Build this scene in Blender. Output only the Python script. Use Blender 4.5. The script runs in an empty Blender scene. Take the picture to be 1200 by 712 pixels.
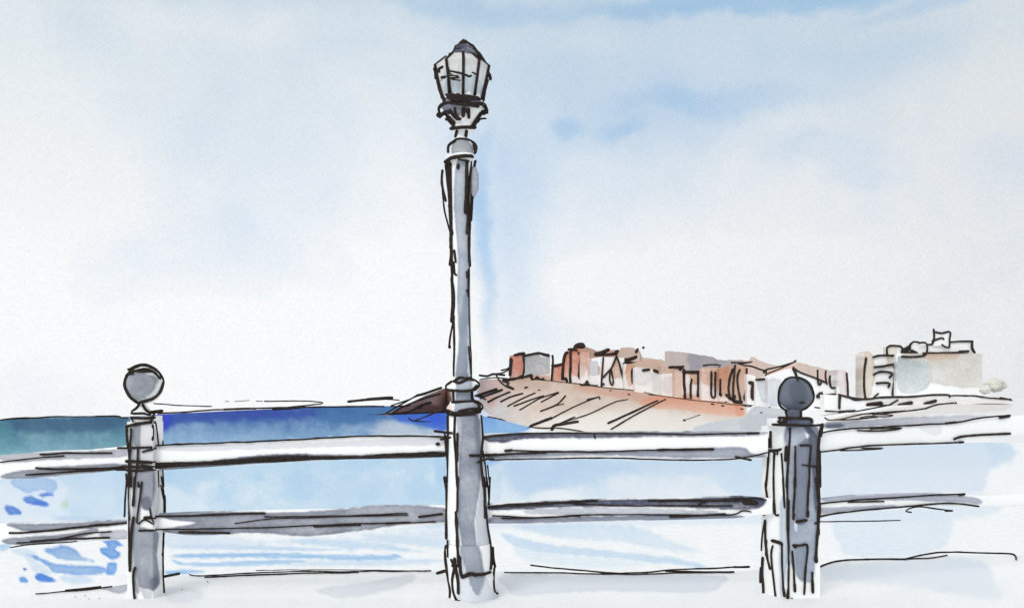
import bpy, math, random
import numpy as np
random.seed(7)
C = bpy.context.scene.collection
F = 1200.0; CX = 600.0; HY = 472.0; CAMZ = 1.27; SEA = -8.73
KALB = 0.96

# ---------------------------------------------------------------- helpers
def lin(c):
    c = np.asarray(c, float) / 255.0
    return np.where(c <= 0.04045, c / 12.92, ((c + 0.055) / 1.055) ** 2.4)

def W(px, py, d):
    return ((px - CX) / F * d, d, CAMZ - (py - HY) / F * d)

_rng = np.random.RandomState(3)
_lat = _rng.rand(256, 256)
def vnoise(x, y):
    xi = np.floor(x).astype(int); yi = np.floor(y).astype(int)
    fx = x - xi; fy = y - yi
    fx = fx * fx * (3 - 2 * fx); fy = fy * fy * (3 - 2 * fy)
    a = _lat[xi % 256, yi % 256]; b = _lat[(xi + 1) % 256, yi % 256]
    c = _lat[xi % 256, (yi + 1) % 256]; d = _lat[(xi + 1) % 256, (yi + 1) % 256]
    return (a * (1 - fx) + b * fx) * (1 - fy) + (c * (1 - fx) + d * fx) * fy
def fbm(x, y, o=4):
    s = 0; a = 0.5; t = 0
    for i in range(o):
        s = s + a * vnoise(x * 2 ** i + 17.3 * i, y * 2 ** i + 5.1 * i); t += a; a *= 0.5
    return s / t                       # 0..1

def sdist(px, py, poly):
    P = np.asarray(poly, float); Q = np.roll(P, -1, 0)
    best = np.full(px.shape, 1e9); ins = np.zeros(px.shape, bool)
    for (ax, ay), (bx, by) in zip(P, Q):
        ex, ey = bx - ax, by - ay; L = ex * ex + ey * ey + 1e-9
        t = np.clip(((px - ax) * ex + (py - ay) * ey) / L, 0, 1)
        best = np.minimum(best, (px - ax - t * ex) ** 2 + (py - ay - t * ey) ** 2)
        cr = ((ay > py) != (by > py))
        xx = ax + (py - ay) * ex / (ey if abs(ey) > 1e-9 else 1e-9)
        ins ^= cr & (px < xx)
    d = np.sqrt(best)
    return np.where(ins, -d, d)

def smooth_poly(pts, n=6, closed=True):
    P = np.asarray(pts, float); N = len(P); out = []
    rng = range(N) if closed else range(N - 1)
    for i in rng:
        if closed: p0, p1, p2, p3 = P[i - 1], P[i], P[(i + 1) % N], P[(i + 2) % N]
        else: p0, p1, p2, p3 = P[max(i - 1, 0)], P[i], P[i + 1], P[min(i + 2, N - 1)]
        for k in range(n):
            t = k / n
            out.append(0.5 * (2 * p1 + (p2 - p0) * t + (2 * p0 - 5 * p1 + 4 * p2 - p3) * t * t + (3 * p1 - p0 - 3 * p2 + p3) * t ** 3))
    if not closed: out.append(P[-1])
    return np.array(out)

def wash(poly, c0, c1=None, a=1.0, soft=1.2, wob=1.5, mot=0.25, edge=0.25, smooth=True, crop=None, axis='y'):
    """one pool of pigment lying on a surface, in the surface's own plane"""
    P = [cp(crop, p) for p in poly] if crop else poly
    P = smooth_poly(P, 4) if smooth else np.asarray(P, float)
    return dict(P=P, c0=c0, c1=c1 or c0, a=a, soft=soft, wob=wob, mot=mot, edge=edge, axis=axis)

def cp(crop, p):
    if crop is None: return p
    return (crop[0] + p[0] / crop[2], crop[1] + p[1] / crop[2]) + tuple(p[2:])

def paint(px, py, base, washes):
    px = np.asarray(px, float); py = np.asarray(py, float)
    col = np.ones((len(px), 3)) * np.asarray(base, float)
    col *= (1 + 0.03 * (fbm(px / 23, py / 23, 4) - .5) + .03 * (fbm(px / 1.7, py / 1.7, 2) - .5))[:, None]
    for k, w in enumerate(washes):
        P = w['P']; m = w['soft'] + w['wob'] + 2
        x0, y0 = P.min(0) - m; x1, y1 = P.max(0) + m
        I = np.where((px >= x0) & (px <= x1) & (py >= y0) & (py <= y1))[0]
        if len(I) == 0: continue
        qx, qy = px[I], py[I]
        n1 = fbm(qx / 7 + k * 3.7, qy / 7, 4) - .5
        sd = sdist(qx, qy, P) + n1 * 2 * w['wob']
        t = np.clip(0.5 - sd / (2 * w['soft']), 0, 1); t = t * t * (3 - 2 * t)
        ed = np.exp(-((sd + 1.6) / 1.3) ** 2) * w['edge']
        big = fbm(qx / 28 + 9.1 * k, qy / 20 + 2, 4) - .5
        fine = fbm(qx / 2.3, qy / 2.3 + k, 2) - .5
        den = np.clip(.95 + ed * .8 + w['mot'] * (1.6 * big + 0.7 * fine), .3, 1.16)
        lo, hi = (P[:, 1].min(), P[:, 1].max()) if w['axis'] == 'y' else (P[:, 0].min(), P[:, 0].max())
        g = np.clip(((qy if w['axis'] == 'y' else qx) - lo) / (hi - lo + 1e-6) + n1 * .25, 0, 1)[:, None]
        c = np.asarray(w['c0'], float) * (1 - g) + np.asarray(w['c1'], float) * g
        f = (t * w['a'] * den)[:, None]
        col[I] = col[I] + (c - col[I]) * f
    return np.clip(col, 12, 250)

MATS = {}
def mat(name, rough=0.9, spec=0.1, bump=0.25, scale=120.0, mott=0.05, fixed=None, trans=0.0):
    if name in MATS: return MATS[name]
    m = bpy.data.materials.new(name); m.use_nodes = True; nt = m.node_tree; N = nt.nodes; L = nt.links
    b = N['Principled BSDF']; b.inputs['Roughness'].default_value = rough
    b.inputs['Specular IOR Level'].default_value = spec
    tc = N.new('ShaderNodeTexCoord')
    nz = N.new('ShaderNodeTexNoise'); nz.inputs['Scale'].default_value = scale; nz.inputs['Detail'].default_value = 5
    L.new(tc.outputs['Object'], nz.inputs['Vector'])
    mr = N.new('ShaderNodeMapRange'); mr.inputs['To Min'].default_value = 1 - mott; mr.inputs['To Max'].default_value = 1 + mott
    mr.inputs['From Min'].default_value = .3; mr.inputs['From Max'].default_value = .7
    L.new(nz.outputs['Fac'], mr.inputs['Value'])
    vm = N.new('ShaderNodeVectorMath'); vm.operation = 'SCALE'
    if fixed is None:
        at = N.new('ShaderNodeAttribute'); at.attribute_name = 'Col'; L.new(at.outputs['Color'], vm.inputs[0])
    else:
        vm.inputs[0].default_value = tuple(lin(fixed) * KALB)
    L.new(mr.outputs['Result'], vm.inputs['Scale']); L.new(vm.outputs['Vector'], b.inputs['Base Color'])
    if bump:
        bp = N.new('ShaderNodeBump'); bp.inputs['Strength'].default_value = bump; bp.inputs['Distance'].default_value = 0.002
        L.new(nz.outputs['Fac'], bp.inputs['Height']); L.new(bp.outputs['Normal'], b.inputs['Normal'])
    if trans:
        mx = N.new('ShaderNodeMixShader'); tr = N.new('ShaderNodeBsdfTransparent'); mx.inputs[0].default_value = trans
        L.new(b.outputs[0], mx.inputs[1]); L.new(tr.outputs[0], mx.inputs[2]); L.new(mx.outputs[0], N['Material Output'].inputs['Surface'])
    MATS[name] = m
    return m

INK = mat('black_ink', fixed=(52, 46, 43), mott=.35, scale=60, spec=.0, rough=1, bump=0)
INKF = mat('far_black_ink', fixed=(60, 53, 49), mott=.35, scale=.4, spec=.0, rough=1, bump=0)
PAINT = mat('washed_paintwork', scale=260, mott=.035)
WALL = mat('washed_render', scale=1.2, mott=.05, bump=0, spec=.0)
LAND = mat('washed_earth', scale=.8, mott=.05, bump=0, spec=.0)
WATER = mat('washed_water', scale=1.5, mott=.045, rough=.75, spec=.06, bump=0)
PAVE = mat('washed_paving', scale=150, mott=.03)
GLASS = mat('milky_glass', rough=.3, spec=.2, bump=0, mott=.02, trans=.2)
def _glow_through(m):        # opal glass lets daylight through from behind
    nt = m.node_tree; N = nt.nodes; L = nt.links
    tl = N.new('ShaderNodeBsdfTranslucent'); mx = N.new('ShaderNodeMixShader'); mx.inputs[0].default_value = .25
    src = N['Principled BSDF'].inputs['Base Color'].links[0].from_socket; L.new(src, tl.inputs['Color'])
    old = [n for n in N if n.type == 'MIX_SHADER' and n != mx][0]
    L.new(N['Principled BSDF'].outputs[0], mx.inputs[1]); L.new(tl.outputs[0], mx.inputs[2]); L.new(mx.outputs[0], old.inputs[1])
_glow_through(GLASS)

def tag(o, label=None, cat=None, group=None, kind=None):
    if label: o['label'] = label
    if cat: o['category'] = cat
    if group: o['group'] = group
    if kind: o['kind'] = kind
    return o
def empty(name, loc, **k):
    o = bpy.data.objects.new(name, None); C.objects.link(o); o.location = loc; return tag(o, **k)
ORIG = {}
def link(name, V, Fc, m, parent=None, cols=None, smooth=False):
    """V are world coordinates; re-expressed in the parent's frame (parents are only translated)"""
    V = np.asarray(V, float)
    org = np.zeros(3)
    p = parent
    while p is not None:
        org += np.array(p.location); p = p.parent
    me = bpy.data.meshes.new(name); me.from_pydata([tuple(v) for v in (V - org)], [], Fc)
    if cols is not None:
        ca = me.color_attributes.new('Col', 'FLOAT_COLOR', 'POINT')
        a = np.ones((len(V), 4)); a[:, :3] = lin(cols) * KALB
        ca.data.foreach_set('color', a.ravel().astype(np.float32))
    me.materials.append(m)
    import bmesh
    bm = bmesh.new(); bm.from_mesh(me); bmesh.ops.recalc_face_normals(bm, faces=bm.faces); bm.to_mesh(me); bm.free()
    if smooth:
        for f in me.polygons: f.use_smooth = True
    o = bpy.data.objects.new(name, me); C.objects.link(o); o.parent = parent
    return o

# an ink stroke is a thin round-edged bead that lies on the thing it belongs to
def stroke_geo(V, Fc, pts, d, w=2.6, step=2.6, flat=.6):
    P = np.array([p[:2] for p in pts], float)
    wd = [p[2] if len(p) > 2 else w for p in pts]
    if len(P) == 1: P = np.array([P[0], P[0] + [1.2, .3]]); wd = wd * 2
    seg = max(2, int(max(np.hypot(*(np.diff(P, axis=0).T))) / step))
    S = smooth_poly(P, min(seg, 40), closed=False)
    ws = np.interp(np.linspace(0, len(P) - 1, len(S)), range(len(P)), wd)
    keep = [0]
    for i in range(1, len(S)):
        if np.hypot(*(S[i] - S[keep[-1]])) > step * .7 or i == len(S) - 1: keep.append(i)
    S = S[keep]; ws = ws[keep]
    if len(S) < 2: return
    s0 = random.random() * 200
    T = np.gradient(S, axis=0); T /= (np.hypot(T[:, 0], T[:, 1])[:, None] + 1e-9)
    n = len(S); q = np.arange(n); ws = ws * (.86 if step > 2 else .92)
    ws = ws * (0.82 + .42 * fbm(q * .23 + s0, q * 0 + s0, 3)) * (0.93 + .14 * vnoise(q * 1.1 + s0, q * 0 + 3.))
    S = S + np.stack([-T[:, 1], T[:, 0]], 1) * ((fbm(q * .12 + s0, q * 0 + 9, 2) - .5) * 1.0)[:, None]
    # rounded ends
    rows = [(S[0] - T[0] * ws[0] * .42, ws[0] * .35, T[0])] + [(S[i], ws[i], T[i]) for i in range(n)] + [(S[-1] + T[-1] * ws[-1] * .42, ws[-1] * .35, T[-1])]
    NS = 6; b = len(V)
    for (p, ww, t) in rows:
        dd = d(p[0], p[1]) if callable(d) else d
        r = ww / 2
        for k in range(NS):
            a = 2 * math.pi * k / NS
            off = math.cos(a) * r
            x, y, z = W(p[0] - t[1] * off, p[1] + t[0] * off, dd)
            V.append((x, y + math.sin(a) * r * flat * dd / F, z))
    m = len(rows)
    for i in range(m - 1):
        for k in range(NS):
            k2 = (k + 1) % NS
            Fc.append((b + i * NS + k, b + i * NS + k2, b + (i + 1) * NS + k2, b + (i + 1) * NS + k))
    Fc.append(tuple(b + k for k in range(NS))); Fc.append(tuple(b + (m - 1) * NS + k for k in reversed(range(NS))))

def ink(parent, strokes, d, w=2.6, crop=None, far=False, name='ink_line', step=2.6):
    if len(strokes) == 2:
        for s in strokes: ink(parent, [s], d, w, crop, far, name, step)
        return
    V, Fc = [], []
    for s in strokes:
        ww = w
        if isinstance(s, tuple) and isinstance(s[0], (int, float)) and isinstance(s[1], list): ww, s = s
        stroke_geo(V, Fc, [cp(crop, p) for p in s], d, ww, step)
    if not V: return
    return link(name, V, Fc, INKF if far else INK, parent, smooth=True)

def ip(pl, x):
    return np.interp(x, [p[0] for p in pl], [p[1] for p in pl])

# a solid bar/wall between a top line and a bottom line (both in the plane at distance d)
def slab(name, top, bot, d, thick, washes=(), base=(246, 247, 247), m=None, parent=None, step=1.6, round_=0.0, dskew=None, back=0, wrap=0):
    m = m or PAINT
    x0 = min(top[0][0], bot[0][0]); x1 = max(top[-1][0], bot[-1][0])
    nc = max(3, int((x1 - x0) / step) + 1); xs = np.linspace(x0, x1, nc)
    yt = ip(top, xs); yb = ip(bot, xs)
    nr = max(3, int(np.max(yb - yt) / step) + 1)
    V, PX, PY = [], [], []
    s = np.linspace(0, 1, nr)
    dfun = (lambda x: d + (ip(dskew, x) if dskew else 0))
    for side in (0, 1):
        for j in range(nr):
            for i in range(nc):
                px = xs[i]; py = yt[i] + (yb[i] - yt[i]) * s[j]
                dd = dfun(px); X, Y, Z = W(px, py, dd)
                bul = 0
                if round_:
                    bul = round_ * (1 - math.sqrt(max(0, 1 - (2 * s[j] - 1) ** 2 * .98)))
                th_ = thick if not back else (back - dd)
                V.append((X, Y + (th_ - bul if side else bul), Z)); PX.append(px); PY.append(py)
    Fc = []; n = nr * nc
    for j in range(nr - 1):
        for i in range(nc - 1):
            a = j * nc + i
            Fc.append((a, a + 1, a + nc + 1, a + nc)); Fc.append((n + a, n + a + nc, n + a + nc + 1, n + a + 1))
    for i in range(nc - 1):
        Fc.append((i, n + i, n + i + 1, i + 1)); a = (nr - 1) * nc + i; Fc.append((a, a + 1, n + a + 1, n + a))
    for j in range(nr - 1):
        a = j * nc; Fc.append((a, a + nc, n + a + nc, n + a)); a += nc - 1
        if not wrap: Fc.append((a, n + a, n + a + nc, a + nc))
    if wrap:                                   # right-hand side painted on round the corner
        b0 = len(V); K = 9
        for j in range(nr):
            A = np.array(V[j * nc + nc - 1]); B = np.array(V[n + j * nc + nc - 1])
            for k in range(K):
                V.append(tuple(A + (B - A) * k / (K - 1))); PX.append(x1 + wrap * k / (K - 1)); PY.append(PY[j * nc])
        Fc += [(b0 + j * K + k, b0 + j * K + k + 1, b0 + (j + 1) * K + k + 1, b0 + (j + 1) * K + k) for j in range(nr - 1) for k in range(K - 1)]
    return link(name, V, Fc, m, parent, paint(PX, PY, base, washes))

# round (or faceted) turned body: rows of (y, left, right)
def turned(name, rows, d, washes=(), base=(246, 247, 247), m=None, parent=None, seg=56, step=1.6, smooth=True, rot=0, flat=1.0):
    ys = []
    for a, b in zip(rows[:-1], rows[1:]):
        k = max(1, int(abs(b[0] - a[0]) / step)); ys += [a[0] + (b[0] - a[0]) * i / k for i in range(k)]
    ys.append(rows[-1][0])
    R = sorted(rows); yy = [r[0] for r in R]
    V, PX, PY = [], [], []
    for y in ys:
        l = np.interp(y, yy, [r[1] for r in R]); r = np.interp(y, yy, [r_[2] for r_ in R])
        cx = (l + r) / 2; h = (r - l) / 2
        for k in range(seg):
            a = 2 * math.pi * k / seg + rot
            px = cx + h * math.sin(a)
            X, Y, Z = W(px, y, d)
            V.append((X, Y - h / F * d * math.cos(a) * flat, Z)); PX.append(px); PY.append(y)
    n = len(ys); Fc = []
    for j in range(n - 1):
        for k in range(seg):
            k2 = (k + 1) % seg; Fc.append((j * seg + k, j * seg + k2, (j + 1) * seg + k2, (j + 1) * seg + k))
    Fc.append(tuple(range(seg))); Fc.append(tuple((n - 1) * seg + k for k in range(seg)))
    return link(name, V, Fc, m or PAINT, parent, paint(PX, PY, base, washes), smooth=smooth)

def front_of(rows, d, eps=.012, flat=1.0):
    R = sorted(rows); yy = [r[0] for r in R]; ll = [r[1] for r in R]; rr = [r[2] for r in R]
    def f(px, py):
        l = np.interp(py, yy, ll); r = np.interp(py, yy, rr); cx = (l + r) / 2; h = (r - l) / 2
        Xc = (cx - CX) / F * d; r = h / F * d; u = (px - CX) / F
        A = 1 + u * u; B = u * Xc + d; disc = B * B - A * (Xc * Xc + d * d - r * r)
        return (B - math.sqrt(max(disc, 0))) / A - eps
    return f

WHITE = (246, 247, 247); G1 = (150, 154, 165); G2 = (108, 112, 126); G3 = (196, 200, 208); GL = (216, 219, 225)

# ================================================================= WORLD
sc = bpy.context.scene
w = bpy.data.worlds.new('World'); sc.world = w; w.use_nodes = True
nt = w.node_tree; N = nt.nodes; L = nt.links
SUN_EL, SUN_AZ = math.radians(32), math.radians(205)      # behind the viewer, a little to the left
bg = N['Background']; bg.inputs['Strength'].default_value = 0.1
tc = N.new('ShaderNodeTexCoord')
sky = N.new('ShaderNodeTexSky'); sky.sky_type = 'NISHITA'; sky.sun_disc = False
sky.sun_elevation = SUN_EL; sky.sun_rotation = SUN_AZ; sky.air_density = 1.0; sky.dust_density = 0.6
def math_(op, a, b=None, clamp=False):
    n = N.new('ShaderNodeMath'); n.operation = op; n.use_clamp = clamp
    for i, v in enumerate((a, b)):
        if v is None: continue
        if isinstance(v, (int, float)): n.inputs[i].default_value = v
        else: L.new(v, n.inputs[i])
    return n.outputs[0]
sx = N.new('ShaderNodeSeparateXYZ'); L.new(tc.outputs['Generated'], sx.inputs[0])
az = math_('ARCTAN2', sx.outputs['X'], sx.outputs['Y'])
el = math_('ARCSINE', sx.outputs['Z'])
cmb = N.new('ShaderNodeCombineXYZ'); L.new(az, cmb.inputs[0]); L.new(el, cmb.inputs[1])
def noise(scale, detail=5, rough=.55, vec=None, dist=0):
    n = N.new('ShaderNodeTexNoise'); n.inputs['Scale'].default_value = scale; n.inputs['Detail'].default_value = detail
    n.inputs['Roughness'].default_value = rough; n.inputs['Distortion'].default_value = dist
    L.new(vec or tc.outputs['Generated'], n.inputs['Vector']); return n
wn = noise(7, 6, .6)
wsub = N.new('ShaderNodeVectorMath'); wsub.operation = 'SUBTRACT'; L.new(wn.outputs['Color'], wsub.inputs[0]); wsub.inputs[1].default_value = (.5, .5, .5)
wsc = N.new('ShaderNodeVectorMath'); wsc.operation = 'SCALE'; L.new(wsub.outputs[0], wsc.inputs[0]); wsc.inputs['Scale'].default_value = .085
wadd = N.new('ShaderNodeVectorMath'); wadd.operation = 'ADD'; L.new(cmb.outputs[0], wadd.inputs[0]); L.new(wsc.outputs[0], wadd.inputs[1])
def blob(px, py, rx, ry, s, hard=0.0):
    u = math.atan((px - CX) / F); v = math.atan((HY - py) / F * math.cos(u))
    a = N.new('ShaderNodeVectorMath'); a.operation = 'SUBTRACT'; L.new(wadd.outputs[0], a.inputs[0]); a.inputs[1].default_value = (u, v, 0)
    b = N.new('ShaderNodeVectorMath'); b.operation = 'MULTIPLY'; L.new(a.outputs[0], b.inputs[0]); b.inputs[1].default_value = (F / rx, F / ry, 0)
    c = N.new('ShaderNodeVectorMath'); c.operation = 'LENGTH'; L.new(b.outputs[0], c.inputs[0])
    m = N.new('ShaderNodeMapRange'); m.interpolation_type = 'SMOOTHSTEP'; L.new(c.outputs['Value'], m.inputs['Value'])
    m.inputs['From Min'].default_value = 1.25; m.inputs['From Max'].default_value = hard
    m.inputs['To Min'].default_value = 0; m.inputs['To Max'].default_value = s
    return m.outputs['Result']
blobs = [  # blue breaks in the thin cloud: broad soft pools, then a few smaller stronger ones
    (800, -30, 900, 60, .45, .2), (900, 2, 260, 14, .5, .3), (560, 2, 160, 16, .25, .3), (1120, 4, 120, 12, .35, .3), (90, 30, 60, 40, .12, 0),
    (230, 110, 300, 80, .10, 0), (430, 90, 220, 100, .14, 0), (330, 210, 280, 80, .12, 0), (110, 290, 70, 70, .12, 0), (300, 300, 330, 120, .08, 0),
    (566, 290, 16, 140, .42, .1), (600, 300, 60, 150, .30, 0), (590, 180, 110, 140, .30, 0), (650, 390, 70, 36, .12, 0),
    (800, 110, 330, 110, .26, 0), (760, 140, 170, 50, .26, .1), (655, 153, 26, 15, .26, .3), (725, 158, 40, 14, .22, .3), (850, 125, 140, 20, .22, .3), (960, 178, 90, 22, .20, .3),
    (1010, 204, 55, 16, .16, .3), (1060, 95, 80, 60, .16, 0), (700, 60, 300, 60, .24, 0), (1000, 60, 220, 60, .22, 0), (720, 220, 130, 80, .20, 0), (930, 240, 200, 70, .10, 0), (1200, 170, 60, 60, .06, 0)]
acc = None
for b_ in blobs:
    o_ = blob(*b_); acc = o_ if acc is None else math_('ADD', acc, o_)
whites = [(20, 200, 130, 150, .45, 0), (160, 230, 120, 50, .10, 0), (250, 20, 120, 30, .1, 0), (840, 70, 60, 30, .12, 0), (1120, 110, 130, 45, .15, 0), (300, 400, 330, 80, .2, 0), (20, 30, 60, 60, .12, 0), (710, 330, 70, 40, .1, 0), (690, 55, 60, 20, .08, .2)]
for b_ in whites: acc = math_('SUBTRACT', acc, blob(*b_))
n2 = noise(14, 8, .62, dist=.6); n3 = noise(3.0, 5, .5)
mott = math_('MULTIPLY', math_('SUBTRACT', n2.outputs['Fac'], .5), .36)
mott2 = math_('MULTIPLY', math_('SUBTRACT', n3.outputs['Fac'], .47), .35)
acc = math_('ADD', math_('ADD', acc, mott), mott2)
fac = math_('MULTIPLY', math_('MAXIMUM', acc, 0.0), 1.0, clamp=True)
# thin cloud, brighter at lower heights on the left, greyer on the right
ramp = N.new('ShaderNodeMapRange'); L.new(az, ramp.inputs['Value']); ramp.inputs['From Min'].default_value = -.1; ramp.inputs['From Max'].default_value = .5
mixc = N.new('ShaderNodeMix'); mixc.data_type = 'RGBA'; L.new(ramp.outputs[0], mixc.inputs['Factor'])
mixc.inputs['A'].default_value = tuple(lin((249, 250, 251)) * 10) + (1,)
mixc.inputs['B'].default_value = tuple(lin((233, 234, 235)) * 10) + (1,)
skb = N.new('ShaderNodeVectorMath'); skb.operation = 'MULTIPLY_ADD'; L.new(sky.outputs[0], skb.inputs[0])
skb.inputs[1].default_value = (.12, .12, .12); skb.inputs[2].default_value = (2.35, 4.6, 7.4)
mixs = N.new('ShaderNodeMix'); mixs.data_type = 'RGBA'; L.new(fac, mixs.inputs['Factor'])
L.new(mixc.outputs['Result'], mixs.inputs['A']); L.new(skb.outputs[0], mixs.inputs['B'])
gr = noise(420, 3, .6)
grs = math_('ADD', math_('MULTIPLY', math_('SUBTRACT', gr.outputs['Fac'], .5), .22), 1.0)
gy = N.new('ShaderNodeMapRange'); gy.interpolation_type = 'SMOOTHSTEP'; L.new(math_('ADD', el, math_('MULTIPLY', math_('SUBTRACT', n3.outputs['Fac'], .5), .15)), gy.inputs['Value'])
gy.inputs['From Min'].default_value = .10; gy.inputs['From Max'].default_value = .42; gy.inputs['To Min'].default_value = 0; gy.inputs['To Max'].default_value = .50
gy2 = N.new('ShaderNodeMapRange'); gy2.interpolation_type = 'SMOOTHSTEP'; L.new(el, gy2.inputs['Value'])
gy2.inputs['From Min'].default_value = .42; gy2.inputs['From Max'].default_value = .9; gy2.inputs['To Min'].default_value = 1; gy2.inputs['To Max'].default_value = .15
mixg = N.new('ShaderNodeMix'); mixg.data_type = 'RGBA'; L.new(math_('MULTIPLY', gy.outputs[0], gy2.outputs[0]), mixg.inputs['Factor'])
L.new(mixs.outputs['Result'], mixg.inputs['A']); mixg.inputs['B'].default_value = tuple(lin((184, 204, 216)) * 10) + (1,)
fin = N.new('ShaderNodeVectorMath'); fin.operation = 'SCALE'; L.new(mixg.outputs['Result'], fin.inputs[0]); L.new(grs, fin.inputs['Scale'])
L.new(fin.outputs[0], bg.inputs['Color'])
sl = bpy.data.lights.new('sun', 'SUN'); sl.energy = 1.3; sl.angle = math.radians(25); sl.color = (1, .965, .92)
so = bpy.data.objects.new('sun', sl); C.objects.link(so)
from mathutils import Vector
sd_ = Vector((math.sin(SUN_AZ) * math.cos(SUN_EL), math.cos(SUN_AZ) * math.cos(SUN_EL), math.sin(SUN_EL)))
so.rotation_euler = (-sd_).to_track_quat('-Z', 'Y').to_euler(); so.location = sd_ * 30

# ================================================================= WATER
def hor(x): return ip([(-900, 497), (0, 492.5), (30, 490), (70, 488.5), (140, 488.3), (190, 485), (260, 481.5), (330, 478.5), (400, 476.5), (450, 475.5), (1900, 475.5)], x)
xs = np.concatenate([np.linspace(-900, -10, 30), np.arange(0, 1201, 2.0), np.linspace(1210, 2100, 30)])
V, PX, PY = [], [], []
T_ = np.concatenate([np.linspace(0, .35, 50)[:-1], np.linspace(.35, 1, 70)])
rows_n = len(T_) + 4
for t in T_:
    for x in xs:
        y = hor(x) + (712 - hor(x)) * t
        V.append(W(x, y, (CAMZ - SEA) * F / (y - HY))); PX.append(x); PY.append(y)
for y in (760, 850, 1050, 1500):
    for x in xs: V.append(W(x, y, (CAMZ - SEA) * F / (y - HY))); PX.append(x); PY.append(y)
n = len(xs); Fc = [(j * n + i, j * n + i + 1, (j + 1) * n + i + 1, (j + 1) * n + i) for j in range(rows_n - 1) for i in range(n - 1)]
J = (0, 550, 4.394); U = (180, 440, 2.617); S2 = (560, 480, 3.07); T = (940, 500, 3.358); I_ = (430, 420, 6.316)
PB = (178, 205, 234); BL = (120, 165, 225)
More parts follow.
